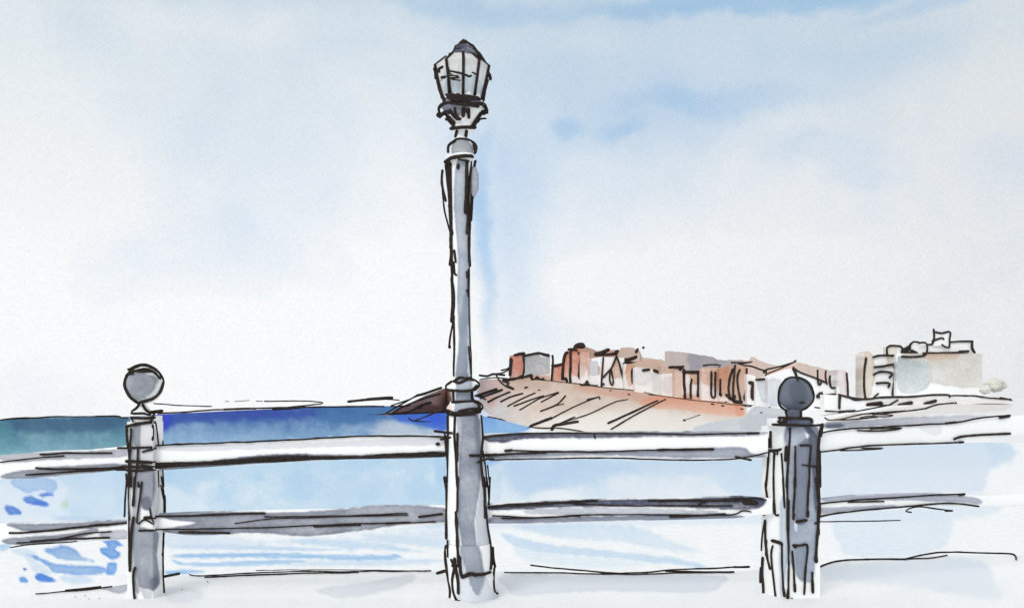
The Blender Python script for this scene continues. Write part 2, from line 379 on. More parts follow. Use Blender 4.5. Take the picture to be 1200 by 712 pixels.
sea_w = [
    # thin blue that carries on behind the posts and rails
    wash([(-60, 516), (200, 512), (500, 506), (640, 508), (900, 512), (1160, 512), (1160, 548), (900, 552), (500, 548), (200, 556), (-60, 562)], (196, 216, 234), (208, 224, 238), a=.9, soft=6, wob=4),
    wash([(140, 490), (195, 486), (196, 606), (140, 606)], (120, 160, 196), (206, 224, 239), a=.9, soft=3, wob=3),
    wash([(518, 484), (580, 488), (582, 600), (518, 604)], (90, 140, 210), (206, 224, 239), a=.9, soft=3, wob=3),
    wash([(880, 535), (975, 530), (975, 590), (880, 592)], (212, 226, 240), a=.85, soft=4, wob=3),
    wash([(-60, 600), (200, 596), (530, 590), (900, 584), (1150, 580), (1140, 606), (900, 612), (500, 620), (200, 626), (-60, 632)], (222, 232, 242), a=.8, soft=6, wob=4),
    # deep water on the horizon
    wash([(-900, 480), (0, 488), (60, 485), (140, 486), (151, 492), (153, 512), (146, 524), (100, 532), (0, 534), (-900, 540)], (22, 78, 108), (140, 186, 198), soft=5, wob=3, mot=.3),
    wash([(5, 492), (60, 489), (140, 489), (146, 496), (120, 504), (40, 506), (8, 502)], (40, 84, 120), a=.7, soft=5, wob=3),
    wash([(0, 494), (14, 498), (12, 520), (0, 530)], (90, 150, 160), a=.5, soft=5),
    wash([(182, 484), (260, 479), (340, 476), (455, 471), (524, 482), (524, 506), (440, 510), (330, 516), (200, 522), (184, 510)], (26, 74, 144), (150, 184, 212), soft=3.5, wob=3, mot=.3),
    wash([(183, 486), (260, 481), (320, 479), (380, 482), (350, 491), (280, 492), (230, 495), (192, 502), (183, 498)], (22, 60, 158), a=.85, soft=6, wob=5),
    wash([(183, 487), (200, 486), (200, 498), (190, 503), (183, 499)], (26, 48, 195), a=.8, soft=3.5),
    wash([(380, 476), (450, 474), (458, 480), (440, 492), (400, 497), (370, 488)], (48, 104, 162), a=.75, soft=4, wob=4),
    wash([(385, 480), (400, 482), (399, 500), (388, 504), (386, 492)], (60, 110, 165), a=.5, soft=2, wob=3),
    wash([(445, 494), (470, 492), (500, 503), (524, 500), (524, 512), (440, 512)], (222, 222, 224), a=.6, soft=6, wob=5),
    wash([(462, 486), (500, 484), (524, 484), (524, 503), (505, 500), (485, 496), (465, 492)], (44, 96, 205), a=.95, soft=3.5, wob=3),
    wash([(500, 487), (516, 485), (520, 495), (508, 497)], (34, 72, 214), a=.5, soft=4),
    wash([(566, 487), (590, 488), (612, 494), (622, 502), (600, 508), (566, 508)], (112, 164, 222), (140, 184, 226), soft=1.5, wob=1),
    # lighter water nearer in
    wash([(0, 548), (20, 545), (80, 542), (150, 538), (192, 538), (150, 606), (100, 606), (60, 604), (0, 600)], (200, 220, 240), (222, 233, 245), a=.75, soft=6, wob=5),
    wash([(62, 546), (150, 540), (192, 536), (192, 600), (150, 604), (90, 606), (76, 590), (80, 570)], (188, 215, 235), (200, 222, 238), a=.85, soft=5, wob=5, mot=.6),
    wash([(13, 562), (30, 557), (60, 560), (68, 570), (60, 577), (48, 574), (36, 577), (22, 573)], (160, 192, 228), a=.8, soft=1.2, wob=2.5, edge=.5),
    wash([(55, 577), (62, 579), (50, 582), (46, 579)], (96, 140, 220), soft=1.2, edge=.5),
    wash([(27, 583), (36, 581), (55, 588), (56, 592), (44, 592), (30, 588)], (120, 165, 215), (90, 130, 220), soft=1.2, edge=.5),
    wash([(6, 593), (14, 592), (24, 598), (22, 602), (10, 602)], (110, 150, 215), soft=1, edge=.6),
    wash([(70, 590), (78, 586), (80, 594), (74, 597)], (170, 208, 160), a=.4, soft=2.5),
    wash([(0, 618), (10, 620), (12, 640), (0, 644)], (190, 215, 235), soft=2),
    wash([(190, 548), (300, 542), (420, 536), (524, 532), (530, 612), (440, 612), (300, 610), (240, 606), (190, 602)], (182, 212, 234), (204, 225, 239), a=.95, soft=5, wob=4, mot=.7),
    wash([(194, 550), (250, 552), (240, 566), (195, 565)], (170, 202, 230), a=.5, soft=8, wob=5),
    wash([(194, 572), (215, 575), (240, 590), (250, 604), (194, 604)], (222, 234, 244), a=.75, soft=5, wob=4),
    wash([(510, 534), (524, 533), (525, 600), (512, 602)], (180, 212, 240), a=.4, soft=5),
    wash([(330, 560), (420, 556), (500, 566), (480, 590), (370, 592)], (178, 206, 234), a=.35, soft=12, wob=6),
    wash([(574, 544), (700, 540), (800, 540), (896, 540), (897, 582), (800, 590), (690, 590), (574, 590)], (196, 216, 234), (228, 236, 241), a=.95, soft=4, wob=3, mot=.7),
    wash([(600, 542), (700, 541), (740, 548), (700, 562), (640, 574), (604, 576)], (178, 205, 234), a=.6, soft=10, wob=6),
    wash([(628, 580), (650, 573), (672, 580), (690, 592), (625, 592)], (238, 241, 245), a=.8, soft=4, wob=3),
    wash([(720, 560), (800, 560), (860, 575), (830, 586), (730, 584)], (232, 236, 243), a=.6, soft=10, wob=6),
    wash([(840, 543), (895, 541), (897, 570), (880, 580), (845, 572)], (205, 224, 240), a=.6, soft=2, wob=3),
    wash([(964, 530), (1000, 524), (1080, 518), (1130, 515), (1150, 516), (1160, 532), (1155, 560), (1140, 578), (1040, 579), (964, 588)], (214, 226, 238), (226, 233, 241), soft=5, wob=4, mot=.3),
    # near water: long wet brush strokes on white foam
    wash([(52, 644), (66, 641), (74, 638), (86, 642), (98, 652), (110, 656), (104, 658), (80, 656), (66, 653)], (118, 160, 218), (165, 195, 226), a=.85, soft=1.6, wob=1.8, edge=.5),
    wash([(30, 650), (38, 649), (60, 658), (90, 662), (121, 664), (122, 671), (100, 674), (80, 672), (62, 670), (52, 660)], (118, 162, 222), (138, 178, 226), a=.85, soft=1.6, wob=1.8, edge=.5),
    wash([(30, 650), (52, 662), (60, 671), (45, 672), (36, 664)], (215, 228, 242), a=.8, soft=2, wob=2),
    wash([(120, 633), (134, 632), (144, 638), (136, 642), (141, 648), (134, 655), (120, 648), (118, 641), (126, 640)], (125, 170, 226), soft=1, wob=1.8, edge=.5),
    wash([(126, 660), (136, 659), (138, 664), (134, 672), (124, 672)], (135, 178, 228), soft=1, wob=1.5, edge=.5),
    wash([(42, 673), (50, 672), (66, 679), (62, 681), (44, 680)], (104, 152, 222), soft=1, wob=1, edge=.5),
    wash([(22, 677), (28, 675), (33, 681), (25, 682)], (130, 172, 226), soft=1, wob=.8, edge=.5),
    wash([(60, 606), (90, 604), (130, 607), (146, 612), (100, 612)], (190, 212, 236), a=.7, soft=2, wob=2),
    wash([(12, 644), (30, 642), (44, 648), (28, 652)], (206, 222, 240), a=.7, soft=2, wob=2),
    wash([(70, 676), (96, 674), (110, 680), (88, 684)], (200, 220, 240), a=.7, soft=2, wob=2),
    wash([(196, 640), (250, 637), (330, 640), (420, 644), (340, 645), (240, 643)], (186, 210, 236), a=.7, soft=1.6, wob=1.6),
    wash([(300, 660), (400, 656), (520, 655), (500, 660), (400, 663)], (206, 222, 238), a=.7, soft=2, wob=2),
    wash([(27, 665.5), (31, 665.5), (31, 667.5), (27, 667.5)], (90, 120, 215), soft=.8, wob=.4),
    wash([(193, 612), (260, 628), (360, 632), (480, 624), (524, 622), (524, 640), (400, 634), (280, 640), (193, 640)], (212, 226, 240), a=.75, soft=5, wob=5),
    wash([(210, 649), (300, 647), (400, 650), (472, 650), (440, 656), (330, 653), (212, 653)], (158, 196, 232), a=.85, soft=1.2, wob=1.4),
    wash([(203, 654), (225, 659), (330, 655), (360, 657), (300, 662), (215, 662)], (168, 202, 234), a=.8, soft=1.2, wob=1.2),
    wash([(196, 668), (225, 667), (240, 670), (196, 672)], (150, 190, 230), a=.8, soft=1, wob=.8),
    wash([(340, 632), (420, 634), (500, 646), (470, 645), (380, 640)], (200, 220, 238), a=.8, soft=1.6, wob=1.6),
    wash([(430, 624), (524, 634), (524, 642), (440, 632)], (210, 225, 240), a=.7, soft=2),
    wash([(590, 624), (640, 637), (720, 645), (800, 655), (828, 664), (790, 661), (700, 652), (620, 645), (592, 632)], (180, 208, 234), a=.55, soft=1.8, wob=2),
    wash([(600, 616), (680, 614), (750, 618), (784, 632), (822, 645), (790, 645), (730, 634), (660, 630)], (190, 214, 236), (206, 225, 240), a=.55, soft=3, wob=3),
    wash([(604, 640), (660, 650), (760, 660), (700, 664), (620, 656)], (222, 234, 243), a=.7, soft=3, wob=3),
    wash([(980, 604), (1040, 598), (1110, 602), (1110, 635), (1080, 650), (1000, 650), (982, 636)], (222, 232, 242), a=.8, soft=3, wob=4),
]
water = link('water', V, Fc, WATER, None, paint(PX, PY, (246, 247, 247), sea_w), smooth=True)
tag(water, kind='structure')
seaD = lambda x, y: (CAMZ - SEA) * F / max(y - HY, 9.0) - 4.0
Q = (180, 455, 4.0); Z_ = (0, 470, 5.475)
ink(water, [[(-2, 492.5), (10, 490.5), (40, 489), (80, 488), (110, 487.7), (138, 487.5), (143, 490, 1.8)], (1.8, [(6, 491.5), (50, 490)]),
            [(137, 488.5), (150, 490.5)],
            (2.2, [(185, 484), (215, 482.5), (245, 480), (300, 478), (345, 477), (380, 476.3), (420, 476), (450, 476)]),
            (3.4, [(320, 479), (352, 477)]), (2.8, [(262, 479.5), (300, 478.2)]),
            ], seaD, w=2.4, far=True)
ink(water, [(1.6, [(180, 472.5), (210, 474.5), (248, 475.8)]), (1.8, [(310, 469.5), (350, 469.3), (376, 471), (378, 472.6), (362, 474.5), (335, 477)]),
            (1.0, [(264, 470), (268, 470)]), (1.0, [(275, 470), (283, 469.5), (292, 469)]), (1, [(300, 469.5), (308, 469.7)]),
            (3.6, [(408, 470), (430, 468), (458, 466)]), (1.8, [(430, 467), (458, 464.5), (460, 467), (454, 468)]), (1.6, [(456, 467.5), (468, 468.5)])], 1400, far=True)
ink(water, [(2, [(479, 489.5), (484, 492.5), (505, 494.5)]), (1.8, [(486, 492.5), (512, 483)]), (2.2, [(588, 499), (589, 501)])], 540, far=True)

# ================================================================= HEADLAND
crest = [(440, 485), (455, 484), (480, 472), (500, 462.5), (520, 455), (545, 450), (570, 444.5), (600, 443.5), (645, 445), (680, 450), (720, 454), (776, 463), (810, 467), (850, 471), (885, 475), (930, 480), (965, 480), (1000, 474), (1010, 467), (1110, 464), (1180, 466), (1300, 468), (1500, 469)]
wline = [(440, 485.5), (455, 486), (500, 484), (524, 483), (565, 487), (585, 491), (600, 495), (620, 500), (640, 504), (700, 509), (760, 516), (1500, 520)]
dcr = [(440, 900), (455, 890), (500, 880), (565, 800), (600, 720), (700, 620), (800, 560), (900, 520), (1500, 480)]
dw = lambda x: (CAMZ - SEA) * F / (ip(wline, x) - HY)
def AB(x):
    d0 = dw(x); d1 = max(ip(dcr, x), d0 + 8)
    return d0, SEA, d1, CAMZ - (ip(crest, x) - HY) / F * d1
def hillD(x, y, eps=5.0):
    YA, zA, YB, zB = AB(x); k = (y - HY) / F
    den = (zB - zA) + k * (YB - YA); t = (CAMZ - k * YA - zA) / den if abs(den) > 1e-6 else 0.5
    t = min(max(t, 0), 1)
    return YA + (YB - YA) * t - eps
xs = np.concatenate([np.arange(441, 1202, 1.5), np.linspace(1210, 1500, 20)]); nr = 46
V, PX, PY = [], [], []
for j in range(nr + 3):
    for x in xs:
        YA, zA, YB, zB = AB(x)
        if j < nr: t = j / (nr - 1); d = YA + (YB - YA) * t; z = zA + (zB - zA) * t
        else:
            q = j - nr; d = YB + (12, 60, 170)[q] * (1 if x > 560 else max(.15, (x - 440) / 120)); z = (zB, zB - .5, SEA - 1)[q]
        yy = HY + (CAMZ - z) / d * F
        V.append(((x - CX) / F * d, d, z)); PX.append(x); PY.append(yy if j < nr else ip(crest, x))
n = len(xs); Fc = [(j * n + i, j * n + i + 1, (j + 1) * n + i + 1, (j + 1) * n + i) for j in range(nr + 2) for i in range(n - 1)]
hill_w = [
    wash([(1130, 455), (1600, 455), (1600, 530), (1160, 530)], (233, 234, 235), soft=25, wob=3, mot=.1, edge=0, smooth=False),
    wash([(440, 488), (455, 480), (500, 458), (525, 449), (526, 486), (490, 488)], (168, 132, 118), (142, 108, 98), soft=1.5, wob=1.5, mot=.35),
    wash([(470, 482), (500, 474), (515, 478), (500, 487), (474, 487)], (98, 68, 60), a=.6, soft=4, wob=3),
    wash([(490, 464), (520, 452), (526, 470), (505, 472)], (190, 165, 155), a=.6, soft=4, wob=3),
    wash([(560, 440), (620, 441), (700, 446), (780, 458), (860, 466), (872, 470), (860, 500), (700, 508), (640, 508), (600, 496), (572, 484), (562, 466)], (200, 174, 158), (230, 222, 213), soft=2, wob=2, mot=.35),
    wash([(560, 441), (600, 443), (640, 446), (640, 456), (600, 462), (575, 470), (562, 460)], (192, 166, 154), a=.6, soft=6, wob=5),
    wash([(569, 462), (576, 464), (580, 474), (573, 477)], (222, 170, 150), a=.6, soft=4),
    wash([(680, 450), (760, 460), (800, 466), (790, 474), (720, 466), (680, 458)], (206, 156, 136), a=.6, soft=4, wob=3),
    wash([(758, 466), (790, 464), (830, 468), (866, 473), (871, 487), (850, 487), (810, 482), (770, 479), (750, 474)], (218, 150, 124), (228, 192, 172), a=.95, soft=2.2, wob=2, mot=.4),
    wash([(862, 474), (868, 475), (871, 486), (864, 487)], (222, 128, 104), a=.4, soft=1.5),
    wash([(640, 490), (740, 480), (830, 490), (800, 508), (650, 508)], (240, 234, 228), a=.7, soft=8, wob=5),
    wash([(818, 498), (850, 492), (872, 488), (882, 478), (900, 472), (925, 480), (935, 492), (905, 500), (880, 506), (820, 507)], (206, 209, 213), soft=1.2, wob=1.6, edge=.35),
    wash([(872, 488), (905, 485), (918, 490), (905, 500), (870, 504)], (188, 192, 198), a=.55, soft=2.5, wob=2),
    wash([(966, 498), (972, 494), (1000, 492), (1060, 488), (1147, 486), (1150, 490), (1110, 496), (1040, 499), (985, 502), (967, 501)], (150, 153, 164), (206, 209, 216), a=.95, soft=1.6, wob=1.6, axis='x'),
    wash([(968, 498), (974, 496), (990, 497), (984, 501), (969, 501)], (80, 84, 98), a=.7, soft=1.5),
    wash([(1020, 485), (1060, 476), (1180, 472), (1168, 482), (1090, 486), (1030, 490)], (222, 216, 212), a=.75, soft=2.5, wob=2),
    wash([(967, 487), (975, 490), (1010, 483), (1000, 492), (972, 493)], (214, 206, 198), a=.8, soft=1.2),
    wash([(1080, 498), (1104, 500), (1098, 510), (1082, 506)], (226, 229, 234), a=.7, soft=2),
]
hill = link('headland', V, Fc, LAND, None, paint(PX, PY, (246, 247, 247), hill_w)); tag(hill, kind='structure')
K_ = (580, 395, 10); M_ = (690, 395, 8.9); N_ = (790, 405, 7.49); O_ = (900, 410, 5.93); R8 = (960, 370, 4.45); C6 = (560, 390, 5.4545); C7 = (760, 390, 5.4545)
ink(hill, [(2.2, [(240, 520), (430, 500), (600, 505), (770, 500)][0:0] or [(10, 415), (100, 412), (300, 395), (400, 345), (470, 322)]),
           (1.8, [(180, 345), (300, 305), (440, 250)]), (3.6, [(370, 272), (430, 258), (550, 215)]),
           (2.2, [(160, 420), (260, 360), (400, 300), (545, 255)]), (2.2, [(130, 412), (250, 340), (370, 270)]),
           (1.8, [(175, 350), (230, 352), (320, 345)]), (2.2, [(165, 418), (300, 408), (440, 402), (585, 396)]), (2.2, [(390, 362), (430, 338), (478, 324)]),
           (2.6, [(800, 275), (870, 250), (960, 222)]), (3, [(850, 282), (920, 258), (1000, 232)]), (2.8, [(895, 320), (960, 285), (1055, 245)]),
           (2.0, [(875, 300), (830, 282), (850, 275)])], hillD, crop=I_, far=True)
ink(hill, [(3.0, [(148, 438), (210, 408), (285, 388)]), (2.4, [(365, 382), (300, 410), (190, 468)]), (2.2, [(230, 466), (310, 436), (420, 400)]),
           (2.0, [(268, 492), (340, 450), (400, 415), (515, 380)]), (2.2, [(405, 440), (450, 415), (515, 382)]), (2.2, [(560, 400), (500, 460), (400, 500)]), (1.6, [(480, 470), (550, 452)]),
           (2.0, [(480, 540), (620, 470), (770, 408), (778, 420)]), (2.6, [(700, 425), (775, 408)]),
           (4.4, [(300, 628), (330, 605), (350, 588), (470, 542)]), (4.0, [(310, 620), (360, 625)]), (2.4, [(345, 590), (400, 570), (460, 545)]),
           (4.4, [(472, 615), (490, 590), (540, 582), (638, 565)]), (1.8, [(540, 570), (700, 520), (850, 450), (958, 424)]), (1.8, [(500, 590), (620, 535)]),
           (3.0, [(832, 575), (960, 520), (1150, 432)]), (2.2, [(850, 615), (1000, 525), (1200, 425)]), (2, [(960, 520), (1090, 460)]),
           (1.8, [(290, 602), (420, 605), (520, 608), (620, 622), (700, 636)]),
           (2.8, [(65, 535), (140, 552)]), (2.0, [(140, 550), (220, 585), (290, 600)]), (2.2, [(45, 552), (120, 550)]),
           (2.8, [(0, 405), (60, 378), (120, 358)]), (2.4, [(15, 415), (90, 385), (155, 362)]), (2.2, [(65, 440), (130, 405), (198, 378)]),
           (2, [(160, 295), (220, 300), (290, 285), (420, 300)]), (1.2, [(420, 300), (560, 315), (690, 330), (840, 350), (1000, 365), (1150, 400)])], hillD, crop=C6, far=True)
ink(hill, [(2.8, [(10, 270), (60, 275), (100, 262), (170, 268)]), (1.8, [(12, 300), (60, 290), (120, 285), (180, 290), (230, 300)]), (2, [(115, 262), (135, 300), (165, 330), (200, 350)]),
           (3.2, [(160, 305), (200, 322), (185, 335), (225, 355)]), (1.8, [(165, 308), (200, 305)]), (2.2, [(150, 238), (190, 228), (205, 210)]), (2, [(90, 262), (150, 258), (200, 235)])], hillD, crop=C6, far=True)
ink(hill, [(1.2, [(0, 395), (80, 402), (250, 425), (400, 440), (580, 460)]), (2, [(588, 458), (640, 470), (665, 460), (600, 462)]), (3, [(225, 556), (232, 558)]), (.9, [(232, 555), (330, 520)]),
           ], hillD, crop=C7, far=True)
# right-hand shore lines and sand
ink(hill, [(2.2, [(392, 428), (480, 424), (600, 428), (700, 410), (860, 380), (949, 372)]), (1.6, [(395, 468), (420, 485), (500, 480), (620, 452), (720, 436), (949, 420)]),
           (2.0, [(325, 397), (400, 408), (470, 420)]), (1.6, [(610, 455), (700, 440), (760, 445), (880, 452), (820, 462), (700, 458), (640, 470)]),
           (2, [(470, 485), (600, 480), (760, 462)])], hillD, crop=O_, far=True)
ink(hill, [(2.4, [(560, 480), (620, 462), (700, 455), (850, 440), (998, 437)]), (3.4, [(710, 455), (800, 445), (998, 436)]), (2, [(680, 422), (800, 415), (880, 425), (950, 430)]),
           (2.2, [(280, 515), (380, 505), (480, 492), (560, 482)]), (4, [(945, 428), (1000, 438)])], hillD, crop=R8, far=True)

# smooth brown ridges seen behind the roofs
def ridge(name, top, d, washes, front=40, back=120, label=None):
    xs = np.arange(top[0][0], top[-1][0] + .1, 1.2); V, PX, PY = [], [], []
    nr = 18
    for j in range(nr + 2):
        for x in xs:
            yt = ip(top, x) + (fbm(np.array([x / 5.]), np.array([d]), 3)[0] - .5) * 1.6; zt = CAMZ - (yt - HY) / F * d; zb = CAMZ - (482 - HY) / F * d
            if j < nr: t = j / (nr - 1); dd = d - front * (1 - t); z = zb + (zt - zb) * t ** .8
            else: dd = d + back * (.3 if j == nr else 1); z = zt if j == nr else zb - 6
            V.append(((x - CX) / F * dd, dd, z)); PX.append(x); PY.append(HY + (CAMZ - z) / dd * F if j < nr else yt)
    n = len(xs); Fc = [(j * n + i, j * n + i + 1, (j + 1) * n + i + 1, (j + 1) * n + i) for j in range(nr + 1) for i in range(n - 1)]
    o = link(name, V, Fc, LAND, None, paint(PX, PY, (200, 180, 168), washes)); tag(o, kind='structure'); return o
r1 = ridge('hill', [(679, 409), (683, 405), (692, 408), (700, 411), (712, 410), (726, 410), (728, 407), (740, 407), (750, 411), (752, 418), (765, 420), (775, 421), (784, 425), (786, 440)], 790,
      [wash([(678, 400), (700, 404), (722, 408), (724, 425), (680, 430)], (178, 148, 134), soft=2, mot=.5), wash([(728, 404), (752, 404), (752, 424), (728, 424)], (192, 170, 158), soft=2, mot=.4),
       wash([(744, 416), (788, 420), (788, 445), (744, 436)], (206, 184, 170), soft=2, mot=.4)])
r2 = ridge('hill', [(779, 411.5), (781, 411), (800, 412.5), (836, 418), (840, 421), (850, 422), (866, 421), (877, 423), (881, 417.5), (884, 418), (890, 422), (905, 427), (918, 430), (926, 427), (933, 424), (950, 428), (966, 432), (978, 437), (986, 443), (990, 455)], 700,
      [wash([(776, 405), (800, 408), (836, 414), (838, 440), (780, 440)], (186, 172, 168), soft=2, mot=.4),
       wash([(808, 412), (836, 416), (860, 420), (880, 420), (872, 436), (850, 436), (822, 438), (808, 430)], (150, 148, 156), a=.85, soft=4, wob=4, mot=.5),
       wash([(874, 414), (890, 418), (935, 422), (960, 428), (992, 440), (992, 460), (930, 445), (876, 445)], (208, 188, 180), soft=2, mot=.4),
       wash([(904, 434), (925, 428), (932, 426), (928, 436), (908, 440)], (226, 186, 170), a=.7, soft=2)])
ink(r1, [(5.5, [(70, 180), (130, 165), (205, 130)]), (4, [(75, 185), (200, 180), (290, 170)]), (5, [(275, 165), (300, 145)]), (2.4, [(310, 232), (400, 228), (460, 215), (500, 195)]), (5, [(380, 240), (440, 225), (490, 205)]),
         (3, [(370, 262), (440, 265), (545, 260)]), (4.6, [(350, 268), (410, 258)]), (4, [(495, 155), (512, 125)]), (3.6, [(568, 110), (572, 108)])], 745, crop=M_, far=True)
ink(r1, [(8, [(945, 110), (1000, 95), (1030, 100)]), (3, [(860, 145), (900, 140), (960, 130)])], 745, crop=K_, far=True)
ink(r2, [(2.2, [(530, 188), (600, 188), (672, 182), (600, 198), (570, 205), (650, 210), (720, 235), (750, 240), (752, 260), (746, 300)]),
         (2.4, [(755, 232), (850, 212), (920, 190), (938, 180)]), (3, [(935, 182), (940, 178)]), (2, [(755, 262), (850, 225), (925, 190)]),
         (3.2, [(735, 250), (750, 235)]), (2.2, [(350, 208), (400, 203), (470, 210), (420, 225)])], 655, crop=C7, far=True)

# ================================================================= TOWN
GRP = 'buildings crowded along the headland'
def building(name, label, cat, top, yb, dist=None, depth=14, washes=(), base=(246, 247, 247), strokes=(), crop=None, roof=None, w=2.2, group=GRP):
    xm = (top[0][0] + top[-1][0]) / 2
    for w_ in washes: w_['mot'] *= 1.6; w_['c0'] = tuple(np.array(w_['c0']) * ((.955, .90, .87) if w_['c0'][0] > w_['c0'][2] + 12 else (1, 1, 1))); w_['wob'] *= 1.2; w_['a'] *= .97
    d = dist or ip(dcr, xm) - 2
    bx = W(xm, yb, d); o = empty(name, (bx[0], bx[1] + depth / 2, bx[2]), label=label, cat=cat, group=group)
    slab('wall', top, [(top[0][0], yb), (top[-1][0], yb)], d, depth, washes, base, WALL, o, step=.9)
    if roof:
        slab('roof', roof[0], roof[1], d + .8, depth * .9, roof[2], (200, 180, 168), WALL, o, step=.9)
    if strokes: ink(o, strokes, d - .8, w, crop, far=True, step=1.8)
    return o, d
RED = (226, 160, 138); BRN = (208, 180, 164)
building('brick_house', 'narrow red-washed house at the far left tip of the headland town', 'house', [(597, 417), (603, 415), (614, 414)], 446, washes=[wash([(596, 412), (615, 412), (612, 440), (596, 446)], RED, (230, 178, 160), soft=1, mot=.5)],
         strokes=[(4, [(185, 255), (180, 340), (172, 440)]), (3.2, [(230, 212), (290, 195), (345, 188)]), (3.2, [(335, 190), (340, 260), (352, 330), (335, 420), (320, 475)]), (3.4, [(165, 492), (260, 485), (300, 465), (340, 460)])], crop=K_)
building('stone_house', 'grey-washed block with slightly domed roof beside the narrow red house', 'house', [(615.5, 417), (622, 414.5), (630, 413.5), (638, 415), (644.5, 417)], 446, washes=[wash([(614, 414), (645, 415), (645, 436), (630, 440), (614, 442)], (168, 172, 172), (196, 200, 202), soft=1.5, mot=.4), wash([(614, 440), (645, 440), (645, 448), (614, 448)], (226, 206, 194), soft=1.5), wash([(632, 415), (644, 415.5), (643, 419), (634, 418)], (246, 247, 247), soft=.8, wob=.5)],
         strokes=[(2.8, [(345, 215), (420, 200), (500, 185), (560, 195), (635, 212)]), (3.4, [(560, 198), (630, 212)]), (3, [(330, 465), (380, 450), (430, 440), (430, 480), (470, 495), (570, 495)]), (5, [(490, 480), (500, 478)]), (4, [(560, 490), (565, 495)])], crop=K_)
building('brick_house', 'small low pinkish house between the grey domed block and the tall red towers', 'house', [(647, 429.5), (653, 428), (659, 425)], 449, washes=[wash([(646, 424), (660, 422), (660, 450), (646, 450)], (222, 172, 154), soft=1, mot=.4)],
         strokes=[(2.8, [(673, 215), (680, 280), (672, 400), (662, 520)]), (3, [(670, 335), (720, 330), (785, 312)])], crop=K_)
building('brick_tower', 'tall thin red house with a curved left edge, left one of the red towers', 'house', [(660, 419), (662, 413), (667.5, 410)], 451, washes=[wash([(659, 408), (668, 408), (668, 440), (659, 442)], (222, 160, 142), (236, 206, 196), soft=1, mot=.4)],
         strokes=[(3.4, [(850, 175), (825, 185), (805, 260), (792, 380), (790, 490)]), (3.6, [(790, 490), (830, 485), (840, 530), (810, 560)])], crop=K_)
building('brick_tower', 'tallest narrow red house under a dark roof clump, middle of the town ridge', 'house', [(668.5, 409), (680, 408)], 451, washes=[wash([(668, 407), (681, 407), (680, 436), (674, 440), (668, 434)], (218, 150, 130), (230, 190, 176), soft=1.4, mot=.5)],
         strokes=[(3, [(885, 150), (882, 300), (880, 450), (890, 545)]), (3, [(870, 140), (960, 150)]), (3, [(1020, 170), (1000, 260), (990, 380), (985, 450), (1000, 480)]), (2.6, [(975, 185), (1020, 178)])], crop=K_)
building('terrace_house', 'narrow house with blotchy red-brown front next to the tallest red house', 'house', [(680.5, 411), (690, 413)], 451, washes=[wash([(680, 408), (690, 408), (689, 430), (682, 442), (680, 430)], (212, 172, 156), (236, 222, 216), soft=2, mot=.5)])
o, d_ = building('terrace_house', 'white house with one pale blue window beneath brown roofs', 'house', [(690.3, 420), (705, 418)], 453, washes=[wash([(690, 414), (694, 418), (692, 440), (690, 440)], (222, 205, 194), soft=1.4), wash([(699, 428), (704, 430), (704, 440), (700, 438)], (228, 206, 190), soft=1)],
         strokes=[(3, [(1000, 555), (1060, 560), (1200, 572)]), (5, [(1080, 520), (1085, 560)]), (6, [(1060, 555), (1090, 560)])], crop=K_)
slab('window', [(691.5, 425), (695, 422.5), (700.5, 423)], [(691.5, 438), (695, 439.5), (700.5, 438)], d_ - .4, .8, [wash([(690, 420), (702, 420), (702, 441), (690, 441)], (208, 214, 222), mot=.3)], (212, 217, 224), WALL, o, step=.9)
building('gabled_house', 'white house with tall triangular brown gable in the middle of the terrace', 'house', [(705.8, 418), (731.5, 419)], 455, washes=[wash([(723, 419), (727, 432), (731, 442), (717, 442), (718, 430)], (218, 196, 182), soft=.9, mot=.3)],
         strokes=[(2.4, [(152, 210), (140, 350), (130, 470), (128, 530)]), (3, [(130, 490), (155, 485)]), (2.4, [(285, 195), (260, 260), (235, 315), (190, 370), (150, 415)]), (2.0, [(235, 320), (218, 400), (225, 470), (245, 500), (252, 450), (240, 380), (232, 320)]),
                  (2.4, [(290, 200), (320, 280), (345, 370), (360, 440), (370, 510)]), (2.8, [(366, 270), (360, 380), (365, 450), (372, 510)])], crop=M_)
building('terrace_house', 'slim house with an orange strip and thick dark window stroke', 'house', [(732, 426), (744, 428)], 457, washes=[wash([(734, 425), (742, 426), (742, 450), (734, 450)], (224, 184, 162), soft=1.2, mot=.5)],
         strokes=[(4.2, [(478, 325), (460, 345), (458, 400), (462, 470), (472, 478)])], crop=M_)
building('terrace_house', 'wide pale house with faint grey windows under a long brown roof', 'house', [(744.5, 430), (760, 431), (775, 437)], 463,
         washes=[wash([(746, 432), (762, 432), (762, 450), (746, 450)], (222, 226, 230), soft=2, mot=.5), wash([(764, 438), (775, 440), (774, 458), (765, 458)], (218, 222, 224), soft=2, mot=.5)],
         roof=([(744.5, 424), (765, 420), (775, 424)], [(744.5, 430), (775, 437)], [wash([(740, 415), (780, 418), (780, 440), (740, 432)], (206, 182, 166), mot=.4)]),
         strokes=[(3.6, [(565, 345), (630, 335)]), (3.6, [(680, 345), (725, 362)]), (2.2, [(765, 410), (765, 500), (752, 570), (748, 615)])], crop=M_)
building('terrace_house', 'pale house with one short ink mark, left of the dark-cornered house', 'house', [(775.5, 438), (790, 437)], 467, roof=([(775.5, 428), (784, 430), (790, 431)], [(775.5, 438), (790, 437)], [wash([(770, 425), (795, 425), (795, 440), (770, 440)], (208, 188, 174), mot=.4)]), washes=[wash([(777, 442), (788, 442), (788, 460), (777, 458)], (228, 232, 234), soft=2)],
         strokes=[(3, [(897, 375), (908, 450), (908, 535)])], crop=M_)
